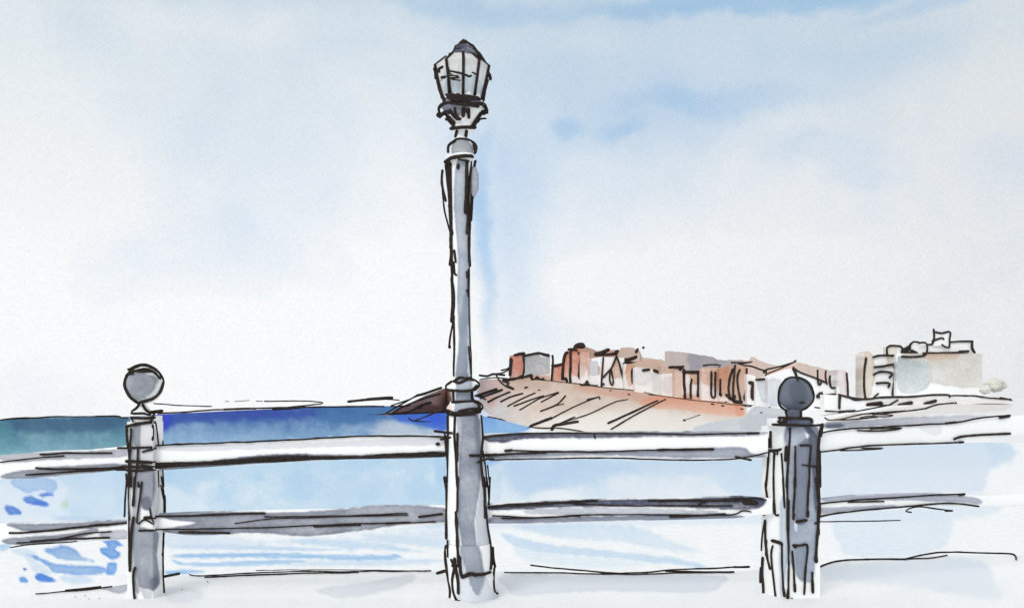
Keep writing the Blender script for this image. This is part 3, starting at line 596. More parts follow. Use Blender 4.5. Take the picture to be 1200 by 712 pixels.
building('terrace_house', 'plain light brown house strip under the grey-brown ridge', 'house', [(790.5, 430), (801, 431)], 468, washes=[wash([(790, 428), (802, 428), (802, 466), (790, 466)], (220, 202, 188), (232, 222, 214), soft=1, mot=.3)], strokes=[(3.4, [(840, 312), (980, 308)]), (3.4, [(950, 335), (985, 305)])], crop=M_)
building('terrace_house', 'white house with heavy dark corner line and brown upper wall', 'house', [(801.5, 436), (822, 435)], 471, washes=[wash([(808, 434), (822, 434), (822, 448), (812, 450)], (214, 184, 164), soft=2, mot=.5), wash([(801, 462), (822, 464), (822, 472), (801, 472)], (232, 190, 174), a=.7, soft=2)],
         strokes=[(3.4, [(88, 210), (88, 330), (92, 430), (105, 490), (160, 495)]), (3.8, [(80, 232), (170, 228), (265, 220)]), (2.6, [(155, 290), (145, 360), (145, 430), (150, 490), (170, 525)]), (5, [(115, 475), (135, 480)]), (2.4, [(208, 240), (210, 340), (205, 440)]), (2, [(205, 400), (222, 450), (230, 510)])], crop=N_)
building('terrace_house', 'brown-washed house with a U-shaped ink doorway and white foot', 'house', [(822.5, 431), (843, 430)], 470, washes=[wash([(822, 428), (844, 428), (844, 448), (834, 452), (822, 446)], (212, 184, 166), (224, 198, 182), soft=3, mot=.6)],
         strokes=[(2.6, [(328, 228), (325, 330), (325, 430), (345, 452), (358, 430), (360, 330), (360, 230)])], crop=N_)
building('terrace_house', 'darker brown house strip with a single ink line, left of the arcade', 'house', [(843.5, 431), (855, 430)], 470, washes=[wash([(843, 428), (856, 428), (856, 462), (843, 458)], (206, 172, 150), (222, 196, 180), soft=1.6, mot=.6)], strokes=[(2.6, [(405, 292), (403, 380), (400, 430)]), (3.4, [(400, 415), (412, 435)])], crop=N_)
building('arcade', 'light brown building drawn with tall narrow arches near the right end of terrace', 'building', [(855.5, 428), (866, 427), (875, 430)], 473, washes=[wash([(855, 426), (876, 427), (875, 468), (855, 466)], (218, 194, 178), (226, 208, 196), soft=1.4, mot=.5)],
         strokes=[(2.8, [(515, 205), (490, 280), (478, 360), (485, 430), (500, 470)]), (4.8, [(460, 430), (492, 460)]), (2.6, [(532, 170), (525, 260), (520, 360), (515, 470)]), (2.6, [(580, 210), (560, 260), (560, 360), (575, 440), (585, 500)]), (4, [(530, 440), (525, 485), (590, 492)]), (2.6, [(638, 200), (636, 300), (625, 400), (620, 470)]), (3.2, [(620, 440), (622, 470)])], crop=N_)
building('terrace_house', 'narrow white house with a thick hooked dark post on its front', 'house', [(875.5, 438), (885, 440)], 474, strokes=[(4.2, [(660, 320), (690, 335), (685, 400), (688, 455), (708, 465)])], crop=N_)
building('warehouse', 'pale grey flat-roofed building left of the right-hand ball post', 'building', [(885.5, 444), (899, 444)], 482, washes=[wash([(887, 446), (900, 445), (900, 472), (892, 470), (889, 458)], (214, 219, 224), soft=1.5, mot=.3)],
         strokes=[(2.8, [(688, 298), (760, 292), (885, 292)])], crop=C7)
building('gabled_house', 'broad white gabled house behind the dark ball of the right-hand post', 'house', [(899.5, 442), (912, 438), (931, 431), (950, 440), (972, 450), (978, 454)], 484, depth=18,
         washes=[wash([(899, 446), (916, 446), (914, 474), (900, 472)], (214, 219, 224), soft=2, mot=.3)], strokes=[(2.6, [(175, 120), (190, 150), (208, 210)]), (2.4, [(175, 120), (220, 150), (320, 190), (400, 222)]), (2.6, [(345, 140), (345, 200), (352, 240), (365, 235), (372, 215)]), (2.6, [(402, 145), (402, 190), (412, 235)]), (3, [(430, 180), (428, 220), (440, 262), (465, 262)]),
                  (4.8, [(345, 322), (372, 300), (375, 335), (400, 320)]), (2, [(400, 325), (470, 322), (540, 312)]), (2, [(400, 312), (460, 305), (545, 300)])], crop=O_)
building('tower_block', 'thin pinkish-grey tower to the right of the gabled house', 'tower', [(981.5, 433), (990, 433), (994, 437)], 482, washes=[wash([(981, 431), (995, 432), (994, 464), (984, 462)], (218, 206, 206), (228, 222, 220), soft=1, mot=.3)],
         strokes=[(3, [(548, 160), (552, 240), (555, 320)])], crop=O_)
o, d_ = building('hotel_tower', 'tall white hotel tower with curved balconies and a cream left side wall', 'tower', [(1012, 414), (1018, 411), (1024, 417), (1049, 414)], 472, depth=12,
         washes=[wash([(1012, 416), (1018, 409), (1023, 416), (1025, 440), (1023, 456), (1017, 468), (1012, 464)], (222, 216, 206), soft=1, mot=.3), wash([(1040, 412), (1049, 412), (1049, 430), (1041, 430)], (226, 222, 212), soft=1)],
         strokes=[(3, [(683, 55), (670, 140), (668, 240), (676, 335)]), (3.6, [(892, 30), (885, 140), (876, 240), (870, 310)]), (2, [(735, 330), (770, 302)])], crop=O_)
for s in ([(732, 48), (780, 38), (870, 36)], [(740, 118), (800, 112), (868, 100), (878, 122)], [(735, 172), (780, 152), (850, 155), (862, 170), (845, 190)], [(755, 230), (800, 228), (845, 232), (835, 255)]):
    V, Fc = [], []; stroke_geo(V, Fc, [cp(O_, p) for p in s], d_ - .9, 2.8, 1.8, 1.6); link('balcony', V, Fc, INKF, o, smooth=True)
box, _ = building('hotel_block', 'broad beige block with blue-grey left end, largest building at right', 'building', [(1050.5, 414), (1151, 414)], 472, depth=24,
         washes=[wash([(1051, 420), (1060, 418), (1086, 420), (1092, 432), (1090, 450), (1070, 462), (1052, 454)], (178, 186, 188), (212, 217, 219), soft=1.5, mot=.35),
                 wash([(1060, 413), (1100, 413), (1150, 415), (1152, 440), (1148, 455), (1100, 450), (1088, 445), (1088, 425), (1062, 420)], (205, 200, 194), (216, 214, 208), soft=1.5, mot=.35),
                 wash([(1082, 412), (1120, 412), (1118, 420), (1090, 422)], (206, 180, 160), a=.6, soft=2.5)],
         strokes=[(2.6, [(430, 212), (480, 215), (540, 208), (562, 185), (558, 142), (520, 142)]), (2, [(540, 192), (640, 192), (780, 186)]), (3, [(730, 186), (780, 184)])], crop=R8)
dd = _
a_ = slab('roof_house', [(1040, 406), (1046, 404.5), (1056, 406)], [(1040, 415), (1056, 415)], dd + 2, 6, [wash([(1040, 405), (1050, 405), (1050, 416), (1040, 416)], (222, 218, 206), soft=1)], (246, 247, 247), WALL, box, step=.9)
ink(a_, [(2.8, [(355, 205), (355, 165), (380, 156), (425, 158)]), (2.4, [(425, 160), (440, 175)])], dd + 1, crop=R8, far=True)
a_ = slab('roof_house', [(1057, 404), (1086, 402)], [(1057, 415), (1086, 415)], dd + 2, 8, (), (246, 247, 247), WALL, box, step=.9)
ink(a_, [(6, [(435, 185), (470, 165)]), (5, [(430, 205), (500, 190)]), (4.6, [(440, 175), (465, 195), (505, 192)]), (3, [(470, 155), (490, 135), (520, 138)]), (3.6, [(480, 180), (510, 195)])], dd + 1, crop=R8, far=True)
a_ = slab('roof_house', [(1086.5, 402), (1140, 400)], [(1086.5, 413), (1142, 413)], dd + 2, 10, (), (246, 247, 247), WALL, box, step=.9)
ink(a_, [(2.4, [(562, 152), (600, 145), (680, 135), (800, 132)]), (3.4, [(800, 132), (798, 165), (812, 190)])], dd + 1, crop=R8, far=True)
a_ = slab('roof_house', [(1094, 387), (1114, 389)], [(1094, 405), (1113, 405)], dd + .4, 5, (), (246, 247, 247), WALL, box, step=.9)
ink(a_, [(3.2, [(598, 70), (600, 110), (590, 140)]), (2.6, [(605, 82), (640, 88), (684, 80), (682, 120), (676, 168), (640, 150)]), (2.6, [(590, 132), (640, 115), (650, 122)])], dd - .2, crop=R8, far=True)

# sea wall with dark openings under the hotels
o = empty('sea_wall', W(1080, 486, 440), label='long low white sea wall with dark openings below the hotels', cat='wall')
slab('wall', [(966, 462), (995, 464), (1012, 467), (1050, 464), (1110, 463), (1140, 465), (1183, 467)], [(966, 484), (1050, 477), (1120, 474), (1183, 471)], 440, 6, [wash([(1040, 468), (1180, 468), (1180, 476), (1050, 478)], (232, 228, 224), a=.7, soft=2)], (246, 247, 247), WALL, o, step=1.2)
ink(o, [(2.8, [(100, 410), (160, 425), (240, 435), (330, 425), (480, 420), (600, 412), (675, 412), (680, 422)]), (1.8, [(680, 415), (780, 415), (900, 428), (998, 436)]), (3.4, [(150, 420), (190, 436), (240, 432)]), (2.4, [(370, 462), (410, 438)]), (2, [(240, 478), (480, 488)][:0] or [(30, 495), (110, 500)])], 439.4, crop=R8, far=True)
for k, s in enumerate(([(106, 420), (104, 480)], [(105, 500), (195, 498)], [(252, 462), (325, 455)], [(262, 470), (350, 468)], [(415, 465), (482, 452)], [(550, 458), (608, 442)])):
    V, Fc = [], []; stroke_geo(V, Fc, [cp(R8, p) for p in s], 439.3, (3.4, 4.2, 5, 3, 4.4, 3.8)[k], 1.8); link('opening', V, Fc, INKF, o, smooth=True)

# pale bush at the far end and dark scrub on the slope
def blobmesh(cx, cy, rx, ry, d, seed):
    V, Fc = [], []; nu, nv = 22, 14; rs = random.Random(seed)
    ph = [rs.random() * 6 for _ in range(4)]
    X, Y, Z = W(cx, cy, d)
    for j in range(nv + 1):
        th = math.pi * j / nv
        for i in range(nu):
            a = 2 * math.pi * i / nu
            r = 1 + .16 * math.sin(3 * a + ph[0]) * math.sin(th) + .12 * math.sin(5 * a + ph[1] + 3 * th) + .08 * math.sin(7 * th + ph[2] + a)
            V.append((X + rx * d / F * r * math.sin(th) * math.cos(a), Y + rx * d / F * r * math.sin(th) * math.sin(a), Z + ry * d / F * r * math.cos(th)))
    for j in range(nv):
        for i in range(nu):
            i2 = (i + 1) % nu; Fc.append((j * nu + i, j * nu + i2, (j + 1) * nu + i2, (j + 1) * nu + i))
    return V, Fc
V, Fc = blobmesh(1166, 451, 11, 7.5, 470, 3); Va = np.array(V); pxs = Va[:, 0] / Va[:, 1] * F + CX; pys = HY - (Va[:, 2] - CAMZ) / Va[:, 1] * F
tag(link('bush', V, Fc, LAND, None, paint(pxs, pys, (222, 221, 212), [wash([(1170, 446), (1178, 450), (1176, 458), (1168, 458)], (206, 206, 196), soft=1.5)]), smooth=True), 'pale olive bush at the right end of the beige block', 'bush')
V, Fc = blobmesh(1154, 456, 6, 5, 468, 5); tag(link('bush', V, Fc, LAND, None, paint([1154] * len(V), [456] * len(V), (224, 221, 216), []), smooth=True), 'smaller pale bush tucked against the corner of the beige block', 'bush')
dots = [(310, 352, 3.4), (392, 367, 2.2), (848, 370, 2.2), (965, 395, 2.6), (1112, 397, 2.6)]
pts = [cp(C6, (a, b)) + (r,) for a, b, r in dots] + [cp(C7, (a, b)) + (r,) for a, b, r in [(408, 458, 3), (473, 468, 2.8), (597, 488, 2.6), (720, 511, 2.2), (773, 476, 1.8), (15, 397, 2.4)]]
for i, (x, y, r) in enumerate(pts):
    d = hillD(x, y, 1.0); V, Fc = blobmesh(x, y, r * .72, r * .55, d, 30 + i)
    tag(link('scrub_bush', V, Fc, INKF, None, smooth=True), 'tiny black bush dotting the upper slope just below the terrace houses', 'bush', 'small dark bushes on the headland slope')

# ================================================================= PROMENADE
edge = [(-600, 706), (0, 697), (42, 696), (130, 687), (160, 682), (195, 674), (300, 671), (505, 669), (590, 669), (720, 672), (865, 669), (900, 666), (960, 661), (1010, 654), (1080, 650), (1190, 650), (1260, 652), (1800, 660)]
xs = np.concatenate([np.linspace(-600, -10, 12), np.arange(0, 1201, 2.5), np.linspace(1210, 1800, 12)])
V, PX, PY = [], [], []; T_ = list(np.linspace(0, 1, 34)); extra = (800, 1000, 1600)
for t in T_:
    for x in xs: y = ip(edge, x) + (722 - ip(edge, x)) * t; V.append(W(x, y, CAMZ * F / (y - HY))); PX.append(x); PY.append(y)
for y in extra:
    for x in xs: V.append(W(x, y, CAMZ * F / (y - HY))); PX.append(x); PY.append(y)
nrow = len(T_) + len(extra); n = len(xs)
Fc = [(j * n + i, j * n + i + 1, (j + 1) * n + i + 1, (j + 1) * n + i) for j in range(nrow - 1) for i in range(n - 1)]
b = len(V)
for x in xs: X, Y, Zz = W(x, ip(edge, x), CAMZ * F / (ip(edge, x) - HY)); V.append((X, Y, -.3)); PX.append(x); PY.append(ip(edge, x))
Fc += [(i, i + 1, b + i + 1, b + i) for i in range(n - 1)]
pav_w = [wash([(96, 688), (115, 680), (140, 676), (152, 678), (150, 690), (140, 695), (120, 690)], (190, 193, 200), soft=1, wob=1.5, edge=.4),  # shaded kerb face painted as grey wash on the flat paving
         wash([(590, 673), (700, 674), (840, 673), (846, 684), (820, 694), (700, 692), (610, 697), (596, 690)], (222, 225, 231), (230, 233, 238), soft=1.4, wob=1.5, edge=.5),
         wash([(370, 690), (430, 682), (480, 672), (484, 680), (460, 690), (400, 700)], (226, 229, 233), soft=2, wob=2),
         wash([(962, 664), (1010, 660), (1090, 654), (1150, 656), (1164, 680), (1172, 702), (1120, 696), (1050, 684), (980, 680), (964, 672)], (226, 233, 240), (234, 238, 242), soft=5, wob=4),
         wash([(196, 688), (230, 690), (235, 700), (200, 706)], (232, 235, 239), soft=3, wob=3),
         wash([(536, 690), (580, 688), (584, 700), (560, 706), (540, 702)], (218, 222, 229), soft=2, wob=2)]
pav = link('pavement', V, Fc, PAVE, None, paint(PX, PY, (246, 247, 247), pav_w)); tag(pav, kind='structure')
gm = bpy.data.meshes.new('ground')
vs = [(x, y, z) for x in (-60, 60) for y in (-30, 6.4) for z in (-9.5, -.006)]
gm.from_pydata(vs, [], [(0, 1, 3, 2), (4, 6, 7, 5), (0, 4, 5, 1), (2, 3, 7, 6), (1, 5, 7, 3), (0, 2, 6, 4)]); gm.materials.append(mat('plain_paving', fixed=(246, 247, 247), mott=.03, scale=3))
go = bpy.data.objects.new('ground', gm); C.objects.link(go); tag(go, kind='structure')
pd = lambda x, y: CAMZ * F / (y - HY) - .05
ke = lambda x, y: CAMZ * F / (max(y, 640) - HY) - .06
ink(pav, [(2, [(42, 695), (100, 690.5), (131, 686.5)]), (2.6, [(77, 691.5), (118, 687)]),
          (1.8, [(192, 674), (210, 672.5)]), (1.8, [(222, 672.5), (240, 674), (330, 669.5), (420, 669), (505, 668.5)]), (2.2, [(240, 676), (330, 672), (420, 670)]), (1.2, [(300, 668), (400, 667), (500, 669)]), (2.8, [(512, 671), (521, 668)]),
          (2, [(591, 670), (640, 670.5), (735, 672.5), (790, 671), (860, 669.5)]), (2.2, [(622, 662), (660, 666), (735, 671), (790, 667), (878, 663.5)]), (2.8, [(860, 663.8), (878, 663.5)]), (2.6, [(780, 668.5), (820, 669.5), (860, 669.5)]),
          (2.4, [(960, 664), (980, 657), (1010, 655), (1062, 654.5)]), (2.2, [(1062, 654), (1085, 648.5), (1120, 646.5), (1180, 648), (1190, 651), (1191, 655)]), (2, [(1062, 654), (1090, 653), (1110, 650)]),
          (1.0, [(88, 698.5), (89, 699)]), (1, [(99, 697), (100, 697.5)]), (1, [(104, 701), (105, 701)]), (1, [(116, 700), (117, 700.5)]), (.9, [(213, 690), (214, 690)]), (.9, [(243, 680), (244, 681)])], ke)

# ================================================================= RAILINGS
RD = 6.72; GR = 'railing sections along the promenade edge'
Acr = (130, 420, 4.75); Bcr = (130, 560, 4.69); Ccr = (880, 430, 5.09); Dcr = (880, 560, 4.68); Ecr = (500, 430, 5.09); Fcr = (500, 560, 4.68); Gcr = (500, 130, 4.45); Hcr = (500, 280, 4.45); Lcr = (490, 30, 5.473)
rl = empty('railing', W(75, 690, RD + .03), label='railing section at far left, its rails sloping down to the left frame edge', cat='railing', group=GR)
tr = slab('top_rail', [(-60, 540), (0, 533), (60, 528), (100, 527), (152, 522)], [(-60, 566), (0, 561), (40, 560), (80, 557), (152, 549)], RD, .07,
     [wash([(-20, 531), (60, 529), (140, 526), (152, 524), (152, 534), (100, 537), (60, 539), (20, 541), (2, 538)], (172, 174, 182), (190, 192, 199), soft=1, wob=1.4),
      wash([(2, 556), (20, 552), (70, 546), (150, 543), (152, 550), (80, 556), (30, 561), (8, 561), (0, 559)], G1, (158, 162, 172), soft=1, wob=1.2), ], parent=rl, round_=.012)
ink(tr, [(2, [(0, 541), (40, 536.5), (75, 533.5)]), (2.6, [(47, 532), (80, 530.5), (131, 530)]), (2, [(30, 556), (80, 553), (130, 549.5)]), (2.8, [(42, 548), (80, 549.5), (150, 546.5)]), (2, [(30, 556), (100, 551), (146, 549)]), (3, [(136, 550), (150, 550)])], RD - .012)
mr_ = slab('middle_rail', [(-60, 618), (8, 613), (60, 612), (100, 611), (152, 608)], [(-60, 643), (6, 637), (30, 639), (80, 636), (152, 631)], RD, .07,
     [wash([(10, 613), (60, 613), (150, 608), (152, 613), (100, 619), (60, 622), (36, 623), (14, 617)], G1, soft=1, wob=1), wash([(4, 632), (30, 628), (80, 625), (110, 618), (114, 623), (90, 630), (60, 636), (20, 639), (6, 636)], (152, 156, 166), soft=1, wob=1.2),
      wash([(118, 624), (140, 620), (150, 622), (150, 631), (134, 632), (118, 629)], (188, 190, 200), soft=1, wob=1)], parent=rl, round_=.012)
ink(mr_, [(3, [(11, 624), (50, 622), (100, 616.5), (128, 614)]), (2.6, [(105, 615), (150, 612)]), (2, [(20, 636), (60, 632), (100, 625), (130, 622)]), (2.8, [(36, 634), (90, 630.5), (128, 629.5)]), (1.6, [(12, 641), (40, 637), (90, 634)])], RD - .012)

rl = empty('railing', W(350, 690, RD + .03), label='railing section between the left ball post and the lamp post', cat='railing', group=GR)
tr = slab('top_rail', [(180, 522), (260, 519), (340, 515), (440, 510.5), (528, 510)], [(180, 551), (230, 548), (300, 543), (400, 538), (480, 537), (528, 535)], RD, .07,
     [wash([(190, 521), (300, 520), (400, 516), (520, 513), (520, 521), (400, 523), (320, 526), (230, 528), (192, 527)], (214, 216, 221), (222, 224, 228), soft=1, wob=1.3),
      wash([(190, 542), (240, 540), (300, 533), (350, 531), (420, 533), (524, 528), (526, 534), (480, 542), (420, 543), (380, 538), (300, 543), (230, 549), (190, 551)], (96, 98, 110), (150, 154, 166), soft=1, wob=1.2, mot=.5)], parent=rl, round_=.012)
ink(tr, [(2.4, [(178, 522), (230, 519.5), (300, 517), (380, 513), (440, 510.5), (525, 511.5)]), (2.4, [(178, 543), (240, 541), (330, 535), (420, 535), (470, 533), (524, 532)]), (3, [(178, 548), (240, 543.5), (300, 541), (400, 536.5), (520, 533.5)]), (4, [(250, 541), (320, 537), (360, 535)]), (2.4, [(440, 533), (500, 530), (522, 531)]), (2.8, [(178, 545), (210, 543.5)]),
         (2, [(509, 505), (530, 507.5)]), (4.6, [(512, 520), (514, 520)])], RD - .012)
mr_ = slab('middle_rail', [(180, 602), (220, 600), (300, 598), (400, 596), (440, 592), (528, 592)], [(180, 622), (220, 627), (300, 626), (360, 629), (450, 620), (528, 613)], RD, .07,
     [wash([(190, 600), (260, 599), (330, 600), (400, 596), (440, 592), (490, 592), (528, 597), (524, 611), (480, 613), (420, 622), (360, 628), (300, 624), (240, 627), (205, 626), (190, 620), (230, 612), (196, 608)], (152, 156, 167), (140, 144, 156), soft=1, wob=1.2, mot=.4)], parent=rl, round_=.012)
ink(mr_, [(3, [(180, 605), (240, 603), (310, 600.5)]), (2, [(310, 605), (400, 604), (477, 601)]), (1.6, [(275, 613), (330, 607), (478, 603)]), (2, [(180, 620), (300, 618), (400, 614), (510, 611)]), (3, [(210, 623), (269, 624)]), (3, [(368, 616), (422, 614.5)]), (3.4, [(491, 605), (518, 602)]), (3, [(452, 613), (480, 612)])], RD - .012)

rl = empty('railing', W(735, 690, RD + .03), label='railing section between the lamp post and the right ball post', cat='railing', group=GR)
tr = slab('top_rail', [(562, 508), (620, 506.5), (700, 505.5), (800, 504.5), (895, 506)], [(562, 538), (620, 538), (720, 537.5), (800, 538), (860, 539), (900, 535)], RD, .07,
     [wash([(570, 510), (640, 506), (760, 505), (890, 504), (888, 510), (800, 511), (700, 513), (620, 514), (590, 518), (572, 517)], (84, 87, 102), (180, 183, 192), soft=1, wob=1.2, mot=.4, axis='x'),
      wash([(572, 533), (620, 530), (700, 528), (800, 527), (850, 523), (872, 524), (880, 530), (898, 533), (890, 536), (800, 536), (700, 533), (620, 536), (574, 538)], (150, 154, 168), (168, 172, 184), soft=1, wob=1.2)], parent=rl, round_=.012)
ink(tr, [(2.2, [(566, 512), (600, 508), (660, 507), (720, 507.5), (820, 508.5), (890, 507)]), (3.2, [(876, 507.5), (889, 507)]), (2.2, [(592, 527.5), (700, 529), (780, 526.5), (836, 526)]), (2, [(572, 534), (640, 529), (700, 529)]), (2.6, [(560, 532.5), (590, 532), (640, 530)]), (3.4, [(770, 527), (836, 526)]),
         (2, [(574, 538.5), (700, 536.5), (800, 538.5), (860, 537), (905, 529), (912, 528.5)]), (3, [(862, 535), (880, 539)]), (2.4, [(696, 508), (697, 513)]), (3.4, [(592, 528), (600, 527)])], RD - .012)
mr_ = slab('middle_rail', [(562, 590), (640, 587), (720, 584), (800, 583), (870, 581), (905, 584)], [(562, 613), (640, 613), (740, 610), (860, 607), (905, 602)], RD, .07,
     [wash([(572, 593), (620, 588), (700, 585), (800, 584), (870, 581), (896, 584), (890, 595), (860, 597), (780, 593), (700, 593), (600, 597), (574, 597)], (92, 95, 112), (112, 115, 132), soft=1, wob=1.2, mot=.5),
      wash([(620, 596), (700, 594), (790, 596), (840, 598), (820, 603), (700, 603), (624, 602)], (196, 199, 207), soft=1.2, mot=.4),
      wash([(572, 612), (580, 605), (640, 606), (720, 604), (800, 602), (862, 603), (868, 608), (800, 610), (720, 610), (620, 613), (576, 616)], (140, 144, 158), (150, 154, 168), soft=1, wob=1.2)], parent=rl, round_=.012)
ink(mr_, [(3.8, [(573, 594), (600, 591), (640, 589.5)]), (3.2, [(600, 592.5), (660, 588), (700, 586)]), (2, [(640, 588), (720, 592), (800, 592), (858, 592)]), (2, [(818, 592), (830, 587), (880, 583), (898, 585)]), (2, [(577, 604), (640, 606), (680, 603), (760, 602.5), (850, 603), (870, 598), (880, 599)]), (3, [(785, 605), (850, 602)]), (2.4, [(588, 607), (680, 604)]), (6, [(872, 588), (886, 589)]), (3, [(760, 586), (880, 586)])], RD - .012)

# right hand section recedes from the viewer
sk = [(955, 0), (1200, .9), (1300, 1.2)]
rl = empty('railing', W(1075, 670, RD + .3), label='pale railing section running away to the right of the right ball post', cat='railing', group=GR)
tr = slab('top_rail', [(955, 507), (1010, 502), (1080, 498), (1130, 494), (1184, 488), (1290, 478)], [(955, 531), (1010, 526), (1080, 520), (1130, 518), (1184, 511), (1290, 501)], RD, .07,
     [wash([(1080, 499), (1104, 500), (1098, 510), (1082, 506)], (224, 227, 232), a=.7, soft=2)], parent=rl, round_=.012, dskew=sk, base=(246, 247, 247))
rd = lambda x, y: RD - .012 + ip(sk, x)
ink(tr, [(2.4, [(958, 508), (985, 503), (1050, 499), (1118, 495), (1150, 489), (1184, 486.5)]), (4.2, [(1172, 489), (1183, 487)]), (2, [(1005, 504), (1030, 505), (1058, 501), (1020, 502)]), (3, [(1108, 496), (1120, 494.5)]),
         (2.2, [(956, 530), (985, 526), (1030, 521), (1080, 519.5), (1128, 518)]), (3.4, [(1124, 518), (1129, 517.5)]), (2, [(985, 527.5), (1010, 527), (1035, 525), (1010, 525)]), (3, [(1118, 514), (1135, 510), (1184, 508)])], rd)
mr_ = slab('middle_rail', [(955, 585), (1000, 580), (1060, 578), (1120, 577), (1148, 581), (1200, 579), (1290, 577)], [(955, 605), (1000, 601), (1060, 594), (1100, 592), (1148, 594), (1200, 592), (1290, 588)], RD, .07,
     [wash([(966, 582), (990, 580), (1040, 578.5), (1080, 577), (1120, 579), (1147, 584), (1148, 590), (1120, 588), (1060, 586), (1000, 586), (967, 587)], (176, 178, 192), (180, 183, 196), soft=1, wob=1), wash([(960, 595), (1000, 593), (1045, 591), (1048, 594), (1000, 598), (962, 601)], (182, 186, 198), soft=1, wob=.8)], parent=rl, round_=.012, dskew=sk, base=(246, 247, 247))
ink(mr_, [(2.2, [(960, 590), (1000, 586), (1080, 580.5), (1131, 578.5)]), (3.4, [(1124, 579), (1130, 578.5)]), (2, [(994, 588), (1036, 587)]), (2.4, [(960, 605), (990, 600), (1050, 594), (1110, 589.5), (1147, 593)]), (2.2, [(1068, 600), (1061, 598), (1075, 593), (1100, 596), (1116, 598)]), (3, [(1108, 598), (1116, 598)]), (1.6, [(956, 611), (1000, 610.5), (1055, 609)])], rd)

# ================================================================= LEFT BALL POST
PD = 6.66
p = empty('railing_post', W(171, 703, PD + .1), label='grey-washed square post topped by a grey ball, left of the lamp', cat='post', group='ball-topped railing posts')
ball_rows = [(430 + 21.5 * (1 - math.cos(math.pi * k / 18)), 168 - 22.5 * math.sin(math.pi * k / 18) - .3, 168 + 22.5 * math.sin(math.pi * k / 18) + .3) for k in range(19)]
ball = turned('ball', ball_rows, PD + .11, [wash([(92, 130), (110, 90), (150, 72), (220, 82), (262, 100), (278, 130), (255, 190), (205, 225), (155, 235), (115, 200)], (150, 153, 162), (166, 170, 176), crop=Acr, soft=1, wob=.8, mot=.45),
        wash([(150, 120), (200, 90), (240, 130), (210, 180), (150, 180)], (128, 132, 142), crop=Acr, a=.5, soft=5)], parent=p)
BR = ball_rows
ink(ball, [(4, [(150, 245), (110, 215), (78, 160), (78, 120), (95, 85), (130, 50), (190, 35), (245, 60), (285, 105), (290, 140), (270, 190), (225, 225), (150, 245)]), (4.4, [(105, 62), (150, 40), (200, 38), (250, 65), (285, 110)]), (3.4, [(85, 95), (115, 75), (190, 58), (240, 75), (275, 110)]), (2.2, [(100, 85), (125, 82)]), (3, [(95, 60), (150, 70), (235, 72)])],
    front_of(BR, PD + .11, .02), crop=Acr)
nk = [(470, 165, 169), (475, 162, 172), (483, 154, 179)]
neck = turned('neck', nk, PD + .11, parent=p); ink(neck, [(3.4, [(160, 250), (145, 275), (112, 303), (180, 305), (220, 315)]), (3.6, [(178, 255), (190, 280), (215, 300)]), (4.6, [(220, 300), (285, 290)])], front_of(nk, PD + .11), crop=Acr)
cap = slab('cap', [(153, 488), (178, 487)], [(153, 494), (178, 494)], PD - .004, .2, parent=p)
ink(cap, [(3.8, [(112, 328), (180, 330), (225, 328)]), (2.6, [(112, 328), (125, 348)]), (3.4, [(225, 325), (240, 308)]), (3, [(215, 350), (245, 325)])], PD - .022, crop=Acr)
def left_side(x, y, xr=179.0):
    if x <= xr: return PD - .012
    return (xr - CX) * PD / (x - CX) if x < 196 else PD + .12
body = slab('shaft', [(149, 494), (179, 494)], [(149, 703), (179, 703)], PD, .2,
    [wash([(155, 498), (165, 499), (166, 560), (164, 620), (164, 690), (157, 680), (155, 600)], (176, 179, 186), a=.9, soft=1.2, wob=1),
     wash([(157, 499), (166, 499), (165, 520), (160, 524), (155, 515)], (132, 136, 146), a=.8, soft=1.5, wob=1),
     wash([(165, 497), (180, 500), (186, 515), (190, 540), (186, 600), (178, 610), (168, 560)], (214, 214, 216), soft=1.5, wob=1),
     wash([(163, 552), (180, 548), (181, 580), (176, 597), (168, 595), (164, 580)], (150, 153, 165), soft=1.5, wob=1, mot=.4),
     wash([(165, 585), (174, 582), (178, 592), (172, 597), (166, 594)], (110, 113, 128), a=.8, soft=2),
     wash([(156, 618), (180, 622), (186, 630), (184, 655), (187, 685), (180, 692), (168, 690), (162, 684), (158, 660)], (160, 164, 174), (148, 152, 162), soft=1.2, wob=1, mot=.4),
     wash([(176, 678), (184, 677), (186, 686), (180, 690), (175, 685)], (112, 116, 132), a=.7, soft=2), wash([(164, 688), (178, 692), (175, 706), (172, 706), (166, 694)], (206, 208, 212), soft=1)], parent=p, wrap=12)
ink(body, [(4, [(85, 378), (110, 372), (180, 358), (245, 352)]), (3.4, [(88, 385), (88, 430), (95, 490)]), (3.2, [(112, 390), (110, 440), (105, 490)]), (3.4, [(232, 370), (235, 410), (232, 450)]), (3.4, [(245, 355), (255, 420), (265, 495)]),
           (3, [(38, 498), (100, 495), (250, 492), (380, 475)]), (3, [(150, 505), (145, 600), (130, 712)]), (3, [(175, 518), (210, 508), (255, 508), (258, 580), (265, 712)]), (4, [(85, 572), (150, 573), (260, 580), (380, 575)]), (3.4, [(60, 600), (160, 602), (295, 605), (380, 600)]), (3, [(85, 620), (160, 622), (290, 612)]), (2.4, [(165, 590), (240, 600)]),
           (3.4, [(288, 460), (282, 540), (285, 620), (290, 712)]), (3.2, [(108, 500), (100, 600), (98, 712)]), (2.6, [(85, 640), (88, 712)]), (3, [(95, 480), (108, 620), (110, 712)])], left_side, crop=Acr)
